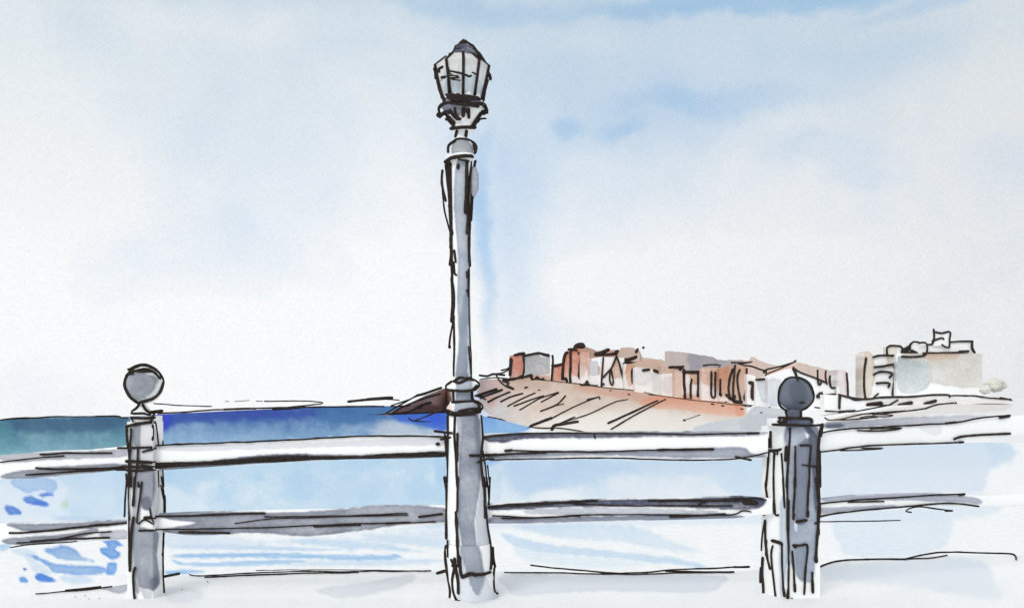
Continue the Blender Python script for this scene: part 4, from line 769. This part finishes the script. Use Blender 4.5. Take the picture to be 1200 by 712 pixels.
ink(body, [(2.8, [(88, -5), (80, 100), (76, 210)]), (2, [(96, -5), (98, 150), (103, 230)]), (3.6, [(132, -5), (128, 70), (122, 150)]), (2.2, [(150, 20), (148, 50), (165, 40)]), (2.4, [(170, 20), (158, 120), (145, 245), (180, 228), (220, 245), (238, 252), (222, 215), (212, 165)]), (4.2, [(185, 215), (240, 215), (375, 205)]), (3, [(155, 287), (250, 285), (375, 282)]),
           (4, [(125, 215), (112, 300), (108, 400), (103, 508)]), (2.4, [(98, 180), (97, 340), (100, 500)]), (3.4, [(132, 490), (122, 530), (125, 610), (135, 685), (148, 690)]), (4.2, [(275, -5), (292, 150), (285, 300), (282, 400), (285, 540), (290, 670)]), (3, [(296, 95), (293, 250), (280, 420)]), (3.8, [(290, 540), (340, 530), (375, 522)]), (3, [(272, 40), (288, 120)])], left_side, crop=Bcr)

# ================================================================= RIGHT BALL POST
p = empty('railing_post', W(930, 703, PD + .12), label='dark blue-grey post with dark ball and pale panelled left side', cat='post', group='ball-topped railing posts')
ball_rows = [(441 + 20 * (1 - math.cos(math.pi * k / 18)), 932.5 - 20.5 * math.sin(math.pi * k / 18) ** .92 - .3, 932.5 + 20.5 * math.sin(math.pi * k / 18) ** .92 + .3) for k in range(19)]
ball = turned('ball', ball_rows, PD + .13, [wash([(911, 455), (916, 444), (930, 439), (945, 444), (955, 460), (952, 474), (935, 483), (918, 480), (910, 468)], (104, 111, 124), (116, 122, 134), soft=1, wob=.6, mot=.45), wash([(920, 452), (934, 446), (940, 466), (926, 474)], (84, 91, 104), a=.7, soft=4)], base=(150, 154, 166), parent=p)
ink(ball, [(3, [(210, 70), (175, 120), (163, 180), (180, 235), (240, 262), (320, 248), (368, 200), (372, 150), (345, 95), (300, 65), (240, 60), (205, 75)]), (2.4, [(250, 10), (270, 50), (280, 75)]), (2.4, [(290, 212), (320, 208)])], front_of(ball_rows, PD + .13, .02), crop=Ccr)
nk = [(479, 922, 940), (489, 922, 940)]
neck = turned('neck', nk, PD + .13, [wash([(920, 478), (942, 478), (942, 490), (920, 490)], (110, 114, 128), mot=.3)], parent=p); ink(neck, [(3.4, [(208, 262), (215, 290)]), (3, [(298, 265), (300, 305)])], front_of(nk, PD + .13), crop=Ccr)
cap = slab('cap', [(912, 490), (952, 489)], [(906, 498), (954, 498)], PD - .03, .16, [wash([(922, 488), (950, 489), (950, 499), (922, 499)], (100, 104, 120), mot=.3)], parent=p)
ink(cap, [(3.4, [(165, 302), (240, 302), (350, 303), (365, 325)]), (3.2, [(175, 315), (160, 328), (210, 335)]), (4, [(190, 320), (210, 310)]), (3.4, [(128, 342), (240, 345), (340, 347), (420, 345)])], PD - .042, crop=Ccr)
skp = [(893, .22), (920, 0), (961, .05)]
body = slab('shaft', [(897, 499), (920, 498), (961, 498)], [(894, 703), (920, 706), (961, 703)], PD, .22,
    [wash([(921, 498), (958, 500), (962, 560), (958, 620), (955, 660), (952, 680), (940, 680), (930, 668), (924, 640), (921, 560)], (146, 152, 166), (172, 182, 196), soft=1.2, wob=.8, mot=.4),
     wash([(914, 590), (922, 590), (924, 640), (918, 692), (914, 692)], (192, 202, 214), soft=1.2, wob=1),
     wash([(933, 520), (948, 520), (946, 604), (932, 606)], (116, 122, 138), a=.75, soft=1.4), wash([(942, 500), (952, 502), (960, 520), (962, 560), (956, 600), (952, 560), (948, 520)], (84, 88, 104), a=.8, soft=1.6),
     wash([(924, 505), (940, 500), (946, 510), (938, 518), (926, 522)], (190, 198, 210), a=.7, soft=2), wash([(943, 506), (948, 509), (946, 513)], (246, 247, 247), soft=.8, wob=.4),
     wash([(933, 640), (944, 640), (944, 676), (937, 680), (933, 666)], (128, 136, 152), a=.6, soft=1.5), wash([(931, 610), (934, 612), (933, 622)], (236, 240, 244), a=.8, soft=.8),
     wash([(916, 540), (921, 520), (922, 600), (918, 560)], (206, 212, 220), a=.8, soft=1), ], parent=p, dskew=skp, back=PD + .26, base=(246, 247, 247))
pdk = lambda x, y: PD + ip(skp, x) - .012
ink(body, [(3.2, [(235, 365), (230, 450), (222, 560), (212, 712)]), (4.4, [(212, 475), (205, 555)]), (4, [(425, 340), (410, 400), (402, 500), (398, 600), (405, 712)]), (4, [(375, 350), (425, 345)][:0] or [(428, 345), (418, 410)]), (3, [(410, 500), (415, 600), (412, 712)]),
           (2.8, [(265, 470), (265, 590), (265, 712)]), (2.8, [(360, 465), (350, 590), (348, 712)]), (3, [(295, 464), (345, 463)]), (2, [(305, 582), (345, 585), (390, 590)]),
           (4, [(118, 385), (118, 460), (120, 475)]), (4.4, [(100, 430), (105, 475)]), (2.6, [(50, 440), (65, 480), (58, 530)]), (3, [(-5, 512), (60, 505), (120, 495), (155, 495), (178, 488)]), (2, [(130, 505), (160, 520), (150, 490)]), (3.2, [(105, 510), (100, 600), (90, 712)]), (3, [(138, 510), (135, 620), (133, 712)]), (2.8, [(180, 515), (188, 620), (195, 712)]), (3, [(0, 435), (20, 432)])], pdk, crop=Ccr)
ink(body, [(3, [(88, -5), (80, 40), (90, 115)]), (2.4, [(-5, 112), (60, 108), (95, 112)]), (4, [(72, 128), (60, 165), (72, 200)]), (2.8, [(122, -5), (125, 80), (130, 190), (150, 200)]), (3.8, [(128, 140), (132, 190)]), (2.8, [(175, -5), (180, 80), (185, 160)]), (3, [(198, -5), (200, 120), (203, 300), (208, 480), (205, 675)]), (2.6, [(210, 120), (205, 350)]),
           (3, [(240, -5), (238, 100), (232, 220)]), (4, [(236, 195), (232, 222)]), (3, [(320, -5), (314, 100), (310, 210)]), (4, [(312, 180), (312, 208)]), (4.2, [(250, 238), (305, 230)]), (4, [(370, -5), (372, 130), (368, 220), (372, 305)]), (4, [(360, 0), (375, 150), (365, 300), (358, 450)]), (5, [(358, 430), (360, 455)]), (3, [(352, 245), (370, 240)]),
           (3, [(232, 365), (270, 368), (310, 370), (300, 500), (294, 635)]), (4.4, [(235, 368), (245, 375)]), (3, [(226, 400), (235, 500), (240, 615)]), (4, [(238, 580), (240, 618)]), (3, [(337, 515), (338, 622)]), (4, [(338, 560), (338, 625)]), (4.4, [(115, 342), (150, 352), (168, 360)]), (3, [(168, 362), (170, 480), (178, 600), (182, 645)]), (4, [(178, 600), (184, 645)]), (2.8, [(118, 370), (110, 420), (122, 540), (132, 640), (142, 680)]), (3.6, [(205, 605), (200, 640), (205, 675), (225, 660)]),
           (2.4, [(78, 230), (65, 300), (55, 395)]), (3.4, [(78, 235), (80, 340), (90, 440), (104, 495)]), (2.4, [(85, 340), (78, 420)]), (4, [(65, 435), (62, 520), (70, 600), (70, 670), (80, 660)]), (2.2, [(68, 440), (52, 560)]), (3, [(55, 490), (52, 570)]), (4, [(148, 694), (155, 702)]), (4.6, [(212, 698), (218, 708)])], pdk, crop=Dcr)

# ================================================================= STREET LAMP
LD = 6.72
lamp = empty('street_lamp', W(553, 703, LD), label='tall ornate street lamp with glazed lantern rising from the railing', cat='street lamp')
base_rows = [(636, 523, 575), (640, 522, 576), (668, 525, 577), (690, 527, 581), (703, 527, 582)]
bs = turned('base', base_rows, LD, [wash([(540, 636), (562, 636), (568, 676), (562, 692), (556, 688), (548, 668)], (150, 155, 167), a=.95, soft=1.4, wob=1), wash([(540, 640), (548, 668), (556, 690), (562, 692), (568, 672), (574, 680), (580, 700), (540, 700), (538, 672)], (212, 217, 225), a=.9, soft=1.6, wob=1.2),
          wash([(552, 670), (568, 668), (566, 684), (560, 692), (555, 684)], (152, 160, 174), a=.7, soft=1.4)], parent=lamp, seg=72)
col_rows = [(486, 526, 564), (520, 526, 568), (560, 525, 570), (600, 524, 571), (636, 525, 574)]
colm = turned('lower_column', col_rows, LD, [wash([(537, 486), (560, 486), (564, 520), (564, 560), (560, 590), (557, 612), (560, 640), (552, 642), (544, 640), (540, 620), (537, 600), (539, 520)], (134, 139, 151), (150, 156, 168), soft=1.2, wob=.8, mot=.35),  # column shading painted into the wash: grey core, paler sides
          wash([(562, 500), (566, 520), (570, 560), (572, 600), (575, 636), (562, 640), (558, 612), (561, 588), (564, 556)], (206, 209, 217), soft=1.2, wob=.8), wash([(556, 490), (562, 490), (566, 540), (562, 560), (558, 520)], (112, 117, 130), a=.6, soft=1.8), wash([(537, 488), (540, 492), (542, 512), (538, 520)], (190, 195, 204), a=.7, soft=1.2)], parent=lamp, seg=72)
allr = col_rows[:-1] + base_rows
fl = front_of(allr, LD)
ink(colm, [(3.6, [(128, 290), (128, 400), (122, 520), (128, 630), (112, 712)]), (3, [(110, 400), (125, 560)]), (3.4, [(170, 285), (165, 400), (175, 560), (182, 712)]), (3.4, [(182, 395), (180, 560)]), (3.4, [(325, 290), (335, 420), (325, 560), (340, 712)]), (2.4, [(335, 500), (350, 600), (355, 712)]), (2, [(362, 585), (378, 712)]), (3.4, [(48, 382), (100, 388), (150, 392)]), (3, [(85, 430), (140, 418)]), (3.4, [(258, 524), (340, 525), (420, 520)]), (2.8, [(305, 568), (350, 550), (400, 548)])], fl, crop=Ecr)
ink(colm, [(4.4, [(100, -5), (112, 70), (110, 200), (108, 330)]), (3.2, [(172, -5), (168, 100), (165, 180)]), (4, [(160, 185), (165, 300), (172, 400), (178, 480)]), (4, [(315, -5), (318, 100), (322, 215)]), (2.4, [(330, -5), (338, 60), (342, 145)]), (2.6, [(340, 60), (352, 80)][:0] or [(350, -5), (345, 100), (340, 142)]), (3, [(322, 150), (335, 260), (350, 370), (350, 490)])], fl, crop=Fcr)
ink(bs, [(4.4, [(105, 370), (103, 440), (112, 500), (128, 600), (128, 650)]), (3, [(115, 340), (118, 430)]), (3.4, [(135, 445), (150, 490), (140, 560), (145, 620), (165, 670), (178, 672)]), (4, [(152, 440), (160, 500), (172, 560), (175, 630)]), (4, [(180, 430), (185, 520), (200, 542), (240, 525)]), (5, [(195, 540), (240, 522), (270, 532)]), (4, [(240, 522), (300, 525), (350, 512)]), (4.4, [(352, 375), (360, 430), (350, 495)]), (3.8, [(362, 380), (365, 440), (375, 485)]), (3, [(372, 490), (368, 560), (375, 620), (390, 630)]), (3.6, [(140, 480), (185, 480)]), (3.6, [(58, 522), (105, 508)])], fl, crop=Fcr)
def ringrows(y0, y1, l, r, n=8):
    cx = (l + r) / 2; h = (r - l) / 2; ym = (y0 + y1) / 2; hh = (y1 - y0) / 2
    return [(ym - hh * math.cos(math.pi * k / n), cx - h * (.8 + .2 * math.sin(math.pi * k / n)), cx + h * (.8 + .2 * math.sin(math.pi * k / n))) for k in range(n + 1)]
cr = ringrows(470, 486, 522, 565)
c2 = turned('lower_collar', cr, LD, [wash([(536, 468), (556, 468), (558, 488), (536, 488)], (156, 162, 174), soft=1.4), wash([(524, 474), (530, 474), (530, 480), (524, 480)], (222, 190, 176), soft=1, a=.6)], parent=lamp, step=1)
ink(c2, [(3.4, [(135, 210), (115, 245), (140, 262), (180, 275), (250, 270), (320, 255), (330, 235), (300, 205), (240, 205), (150, 208)]), (4, [(112, 260), (150, 282), (230, 280), (320, 265)]), (5, [(310, 220), (318, 258)]), (3.6, [(190, 265), (260, 250), (325, 248)]), (3, [(270, 200), (310, 220)])], front_of(cr, LD), crop=Ecr)
nr_ = [(457, 531, 554), (470, 531, 554)]
nn = turned('middle_neck', nr_, LD, [wash([(537, 456), (552, 456), (552, 472), (536, 472)], (152, 158, 172), soft=1.2)], parent=lamp)
ink(nn, [(3.6, [(158, 145), (160, 205)]), (3.6, [(270, 145), (272, 200)]), (3, [(282, 175), (340, 160)][:0] or [(275, 185), (282, 200)])], front_of(nr_, LD), crop=Ecr)
cr = ringrows(446, 458, 523, 562)
c1 = turned('upper_collar', cr, LD, [wash([(537, 444), (553, 444), (553, 460), (537, 460)], (168, 174, 186), soft=1.2)], parent=lamp, step=1)
ink(c1, [(3.6, [(150, 85), (118, 110), (130, 135), (200, 142), (280, 135), (312, 105), (290, 80), (240, 65)]), (3.4, [(160, 85), (200, 60), (240, 75), (190, 95), (165, 85)]), (4, [(240, 75), (265, 60)]), (3.4, [(280, 130), (300, 110)])], front_of(cr, LD), crop=Ecr)
sh_rows = [(188, 529, 552), (260, 530, 551), (330, 531, 551), (446, 531.5, 553)]
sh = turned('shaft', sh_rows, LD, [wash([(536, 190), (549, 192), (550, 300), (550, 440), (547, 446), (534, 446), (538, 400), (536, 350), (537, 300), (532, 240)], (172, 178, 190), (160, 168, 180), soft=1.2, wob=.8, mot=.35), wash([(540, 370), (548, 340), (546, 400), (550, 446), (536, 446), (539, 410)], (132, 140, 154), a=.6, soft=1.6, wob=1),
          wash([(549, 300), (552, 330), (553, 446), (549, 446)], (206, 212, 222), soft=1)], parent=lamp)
fs = front_of(sh_rows, LD)
ink(sh, [(4.6, [(100, 280), (112, 380), (122, 500), (125, 600), (125, 712)]), (3.4, [(82, 310), (80, 380), (98, 470)]), (2.4, [(80, 380), (90, 500), (122, 635)]), (4.6, [(120, 270), (118, 360), (130, 520), (135, 640)]), (3.4, [(110, 300), (130, 420), (132, 560)]), (4.6, [(212, 262), (208, 400), (205, 530)]), (3.4, [(232, 265), (222, 400), (215, 560), (210, 640)]), (3.6, [(245, 290), (238, 430), (232, 570)]), (4, [(255, 262), (250, 290), (235, 420), (225, 560), (222, 712)]), (4.2, [(165, 282), (162, 298)]), (3.4, [(130, 280), (128, 400), (118, 500)])], fs, crop=Gcr)
ink(sh, [(4.6, [(125, -10), (128, 100), (135, 200), (142, 300), (138, 440)]), (3.4, [(118, 135), (125, 60), (122, -10)]), (3.2, [(142, 60), (150, 120)]), (3, [(140, 120), (145, 180), (155, 187)]), (4, [(132, 200), (135, 330), (130, 430)]), (3, [(140, 420), (125, 500), (118, 560)]), (4, [(118, 556), (120, 565)]), (3, [(142, 400), (143, 560), (142, 712)]), (4, [(222, -10), (222, 60), (226, 140)]), (1.8, [(215, 160), (215, 300)]), (1.8, [(222, 150), (220, 350), (225, 500), (232, 600), (234, 712)]), (2, [(208, 170), (210, 200)]), (2.6, [(210, 265), (212, 275)]), (2.4, [(220, 560), (232, 700)])], fs, crop=Hcr)
# small grey fitting on the right of the shaft
fb = turned('junction_box', [(196, 553, 558), (204, 551, 561), (222, 551, 561), (232, 552, 556)], LD, [wash([(550, 194), (563, 194), (563, 234), (550, 234)], (150, 154, 168), mot=.4)], parent=lamp, seg=20)
cr = [(181, 531, 555), (184, 522, 556), (188, 523, 554), (190, 530, 552)]
tc_ = turned('top_collar', cr, LD, parent=lamp, step=1)
ink(tc_, [(4.6, [(95, 265), (130, 245), (180, 238), (235, 235)]), (4, [(145, 245), (190, 230), (240, 240)]), (3, [(165, 250), (220, 262)]), (3.2, [(95, 265), (120, 280)])], front_of(cr, LD), crop=Gcr)
kr = [(162, 533, 549), (166, 529, 553), (174, 528, 555), (181, 530, 554)]
kb = turned('knop', kr, LD, [wash([(532, 166), (540, 164), (552, 170), (553, 182), (531, 182)], (134, 137, 145), (176, 180, 186), soft=1.2)], parent=lamp, step=1)
ink(kb, [(3.6, [(112, 215), (115, 180), (145, 155), (160, 145), (205, 145), (245, 165), (258, 190), (250, 220)]), (4, [(245, 175), (255, 215)])], front_of(kr, LD, .02), crop=Gcr)
nr_ = [(151, 533, 548), (163, 533, 548)]
nn = turned('upper_neck', nr_, LD, parent=lamp); ink(nn, [(4, [(158, 105), (150, 135)]), (4, [(208, 105), (205, 132)])], front_of(nr_, LD), crop=Gcr)
cupr = [(119, 519, 566), (124, 516, 568), (128, 519, 565), (138, 525, 561), (148, 529, 557), (152, 528, 557), (153.5, 530, 555)]
cup = turned('lantern_cup', cupr, LD, [wash([(513, 122), (520, 117), (560, 117), (564, 122), (560, 130), (552, 128), (545, 138), (535, 140), (526, 134), (516, 130)], (134, 137, 150), (150, 154, 166), soft=1.2, wob=1, mot=.5)], parent=lamp, step=1)
fc = front_of(cupr, LD)
ink(cup, [(5, [(210, 660), (280, 652), (365, 655)]), (3.4, [(345, 640), (375, 600), (400, 560)]), (4.6, [(360, 645), (385, 595), (420, 550), (440, 555)]), (3.6, [(410, 500), (430, 530), (445, 560)]), (5, [(400, 500), (425, 510), (440, 548)]), (2.6, [(385, 620), (400, 600), (435, 598)]),
          (5, [(125, 575), (140, 582), (160, 560), (185, 552), (200, 560)]), (3.4, [(125, 565), (140, 590)]), (5, [(180, 600), (200, 590), (205, 615), (225, 635)]), (4, [(130, 535), (150, 510), (170, 495)]), (4, [(165, 555), (200, 590), (228, 620), (222, 640)]), (4, [(205, 540), (220, 570), (250, 600), (272, 598)]), (4, [(235, 530), (240, 570), (262, 600)]), (5, [(290, 530), (288, 580)]), (4.6, [(322, 535), (325, 590)]), (4, [(290, 530), (320, 560)]), (4, [(165, 490), (230, 500), (300, 510), (385, 520)]), (4, [(200, 478), (300, 500), (420, 500)])], fc, crop=Lcr)
for k, sx_ in enumerate((-1, 1)):    # scrolled side brackets on the cup
    V, Fc = [], []; stroke_geo(V, Fc, [(542 + sx_ * 25, 122), (542 + sx_ * 28, 127), (542 + sx_ * 26, 133), (542 + sx_ * 19, 134), (542 + sx_ * 16, 142)], LD, 3.4, 1.6, 1); link('scroll', V, Fc, INK, cup, smooth=True)
# lantern
lan = turned('lantern', [(112, 521, 564), (117, 520, 565)], LD, parent=lamp, seg=8, smooth=False, rot=math.pi / 8)
NB = 8; cxl = 541.5
bot = (115, 23.5); top = (77, 32)
ang = [math.asin(max(-1, min(1, v))) for v in (-.98, -.53, .1, .66)]
angs = ang + [math.pi - .98 + .53, math.pi + .2, math.pi + .75]
angs = sorted(a % (2 * math.pi) for a in angs + [math.asin(.995)])
def rp(a, y, h): X, Y, Zz = W(cxl + h * math.sin(a), y, LD); return (X, Y - h / F * LD * math.cos(a), Zz)
for tier, (bot, top) in enumerate((((115, 23.5), (78, 32)), ((78, 32), (67, 19)))):
  for i, a in enumerate(angs):
      a2 = angs[(i + 1) % len(angs)]; a2 = a2 if a2 > a else a2 + 2 * math.pi
      V, PX, PY = [], [], []; nu, nv = 8, 22
      for th in (0,):
          for j in range(nv + 1):
              y = bot[0] + (top[0] - bot[0]) * j / nv; h = bot[1] + (top[1] - bot[1]) * j / nv - 1 - th * 60
              A = np.array(rp(a, y, h)); B = np.array(rp(a2, y, h))
              for q in range(nu + 1): v = A + (B - A) * q / nu; V.append(tuple(v)); PX.append(v[0] / LD * F + CX); PY.append(y)
      m1 = nu + 1; off = m1 * (nv + 1)
      Fc = [(j * m1 + q, j * m1 + q + 1, (j + 1) * m1 + q + 1, (j + 1) * m1 + q) for j in range(nv) for q in range(nu)]
      link('glass_pane', V, Fc, GLASS, lan, paint(PX, PY, (250, 250, 250), [wash([(523, 98), (532, 97), (545, 96), (556, 94), (566, 102), (562, 114), (524, 114)], (220, 232, 240), soft=1.2, wob=.8)]))
      V, Fc = [], []
      P0 = np.array(rp(a, bot[0] + (0 if tier else 2), bot[1])); P1 = np.array(rp(a, top[0], top[1])); r = .0095
      for P in (P0, P1):
          for k in range(8): V.append((P[0] + r * math.cos(k * math.pi / 4), P[1] + r * math.sin(k * math.pi / 4), P[2]))
      Fc = [(k, (k + 1) % 8, 8 + (k + 1) % 8, 8 + k) for k in range(8)] + [tuple(range(8)), tuple(range(8, 16))]
      link('frame_bar', V, Fc, INK, lan, smooth=True)
lr = [(60, 520, 564), (77, 509, 573.5), (118, 518, 566)]; fla = front_of(lr, LD, .02)
ink(lan, [(4.4, [(105, 275), (115, 310), (130, 380), (150, 440), (170, 480)]), (3.4, [(108, 270), (112, 340)]), (2.2, [(190, 270), (200, 300), (190, 345), (195, 440)]), (3, [(200, 290), (240, 298), (290, 310), (330, 328), (340, 322)]), (2.2, [(205, 305), (220, 318), (255, 322)]), (4, [(150, 335), (175, 330)]), (2.8, [(195, 340), (260, 332)]), (1.8, [(185, 325), (230, 322)]), (2, [(215, 345), (270, 352)]), (1.6, [(145, 352), (152, 350)]), (2, [(345, 300), (365, 303)]), (1.6, [(360, 312), (385, 312)]), (4, [(132, 292), (136, 296)]),
          (4, [(130, 280), (155, 265)]), (4.6, [(195, 445), (240, 450), (300, 455), (385, 465)]), (4.4, [(190, 462), (260, 478), (340, 470), (395, 470)]), (3.6, [(200, 455), (260, 440)]), (4.6, [(155, 455), (175, 500)]), (4.4, [(415, 480), (425, 420), (445, 350)]), (4.6, [(455, 315), (462, 345)]), (3.6, [(180, 445), (280, 470), (330, 490)])], fla, crop=Lcr)
rr = [(47.5, 541, 545), (50, 538, 548), (53, 536, 550), (56, 532, 553), (61, 530, 557), (66, 525, 561), (70, 525, 562), (72, 527, 560)]
roof = turned('lantern_roof', rr, LD, [wash([(541, 47), (552, 53), (561, 68), (558, 73), (545, 70), (528, 72), (526, 67), (532, 56)], (86, 87, 98), (104, 106, 118), soft=1.2, wob=.8, mot=.6)], parent=lamp, seg=48, step=1)
ink(roof, [(3.6, [(240, 135), (265, 120), (290, 95), (320, 115), (355, 135)]), (5.4, [(275, 112), (310, 108)]), (5, [(292, 96), (300, 105)]), (4.4, [(235, 160), (225, 180), (205, 190), (190, 210)]), (3.6, [(110, 262), (140, 232), (190, 205)]), (4, [(108, 275), (130, 250)]), (4.4, [(360, 155), (390, 180), (420, 225), (440, 255)]), (4, [(355, 140), (410, 215), (445, 290), (458, 320)]), (3.6, [(180, 258), (200, 240), (240, 230), (300, 212), (310, 215)]), (4.6, [(195, 235), (280, 220)]), (4.6, [(315, 235), (345, 240), (400, 240)]), (4, [(330, 215), (400, 230)]), (5.4, [(380, 195), (395, 235)]), (3.6, [(245, 130), (240, 160), (270, 150)]), (3, [(300, 130), (345, 150)]), (5, [(205, 185), (235, 195)]), (3, [(400, 190), (405, 235), (402, 270)])], front_of(rr, LD, .014), crop=Lcr)

# ================================================================= CAMERA
cam = bpy.data.cameras.new('camera'); co = bpy.data.objects.new('camera', cam); C.objects.link(co)
cam.lens = 36; cam.sensor_width = 36; cam.shift_y = (HY - 356) / 1200; cam.clip_end = 6000; cam.clip_start = .05
co.location = (0, 0, CAMZ); co.rotation_euler = (math.pi / 2, 0, 0); sc.camera = co
sc.view_settings.view_transform = 'Standard'; sc.view_settings.look = 'None'; sc.view_settings.exposure = 0; sc.view_settings.gamma = 1
sc.cycles.max_bounces = 6
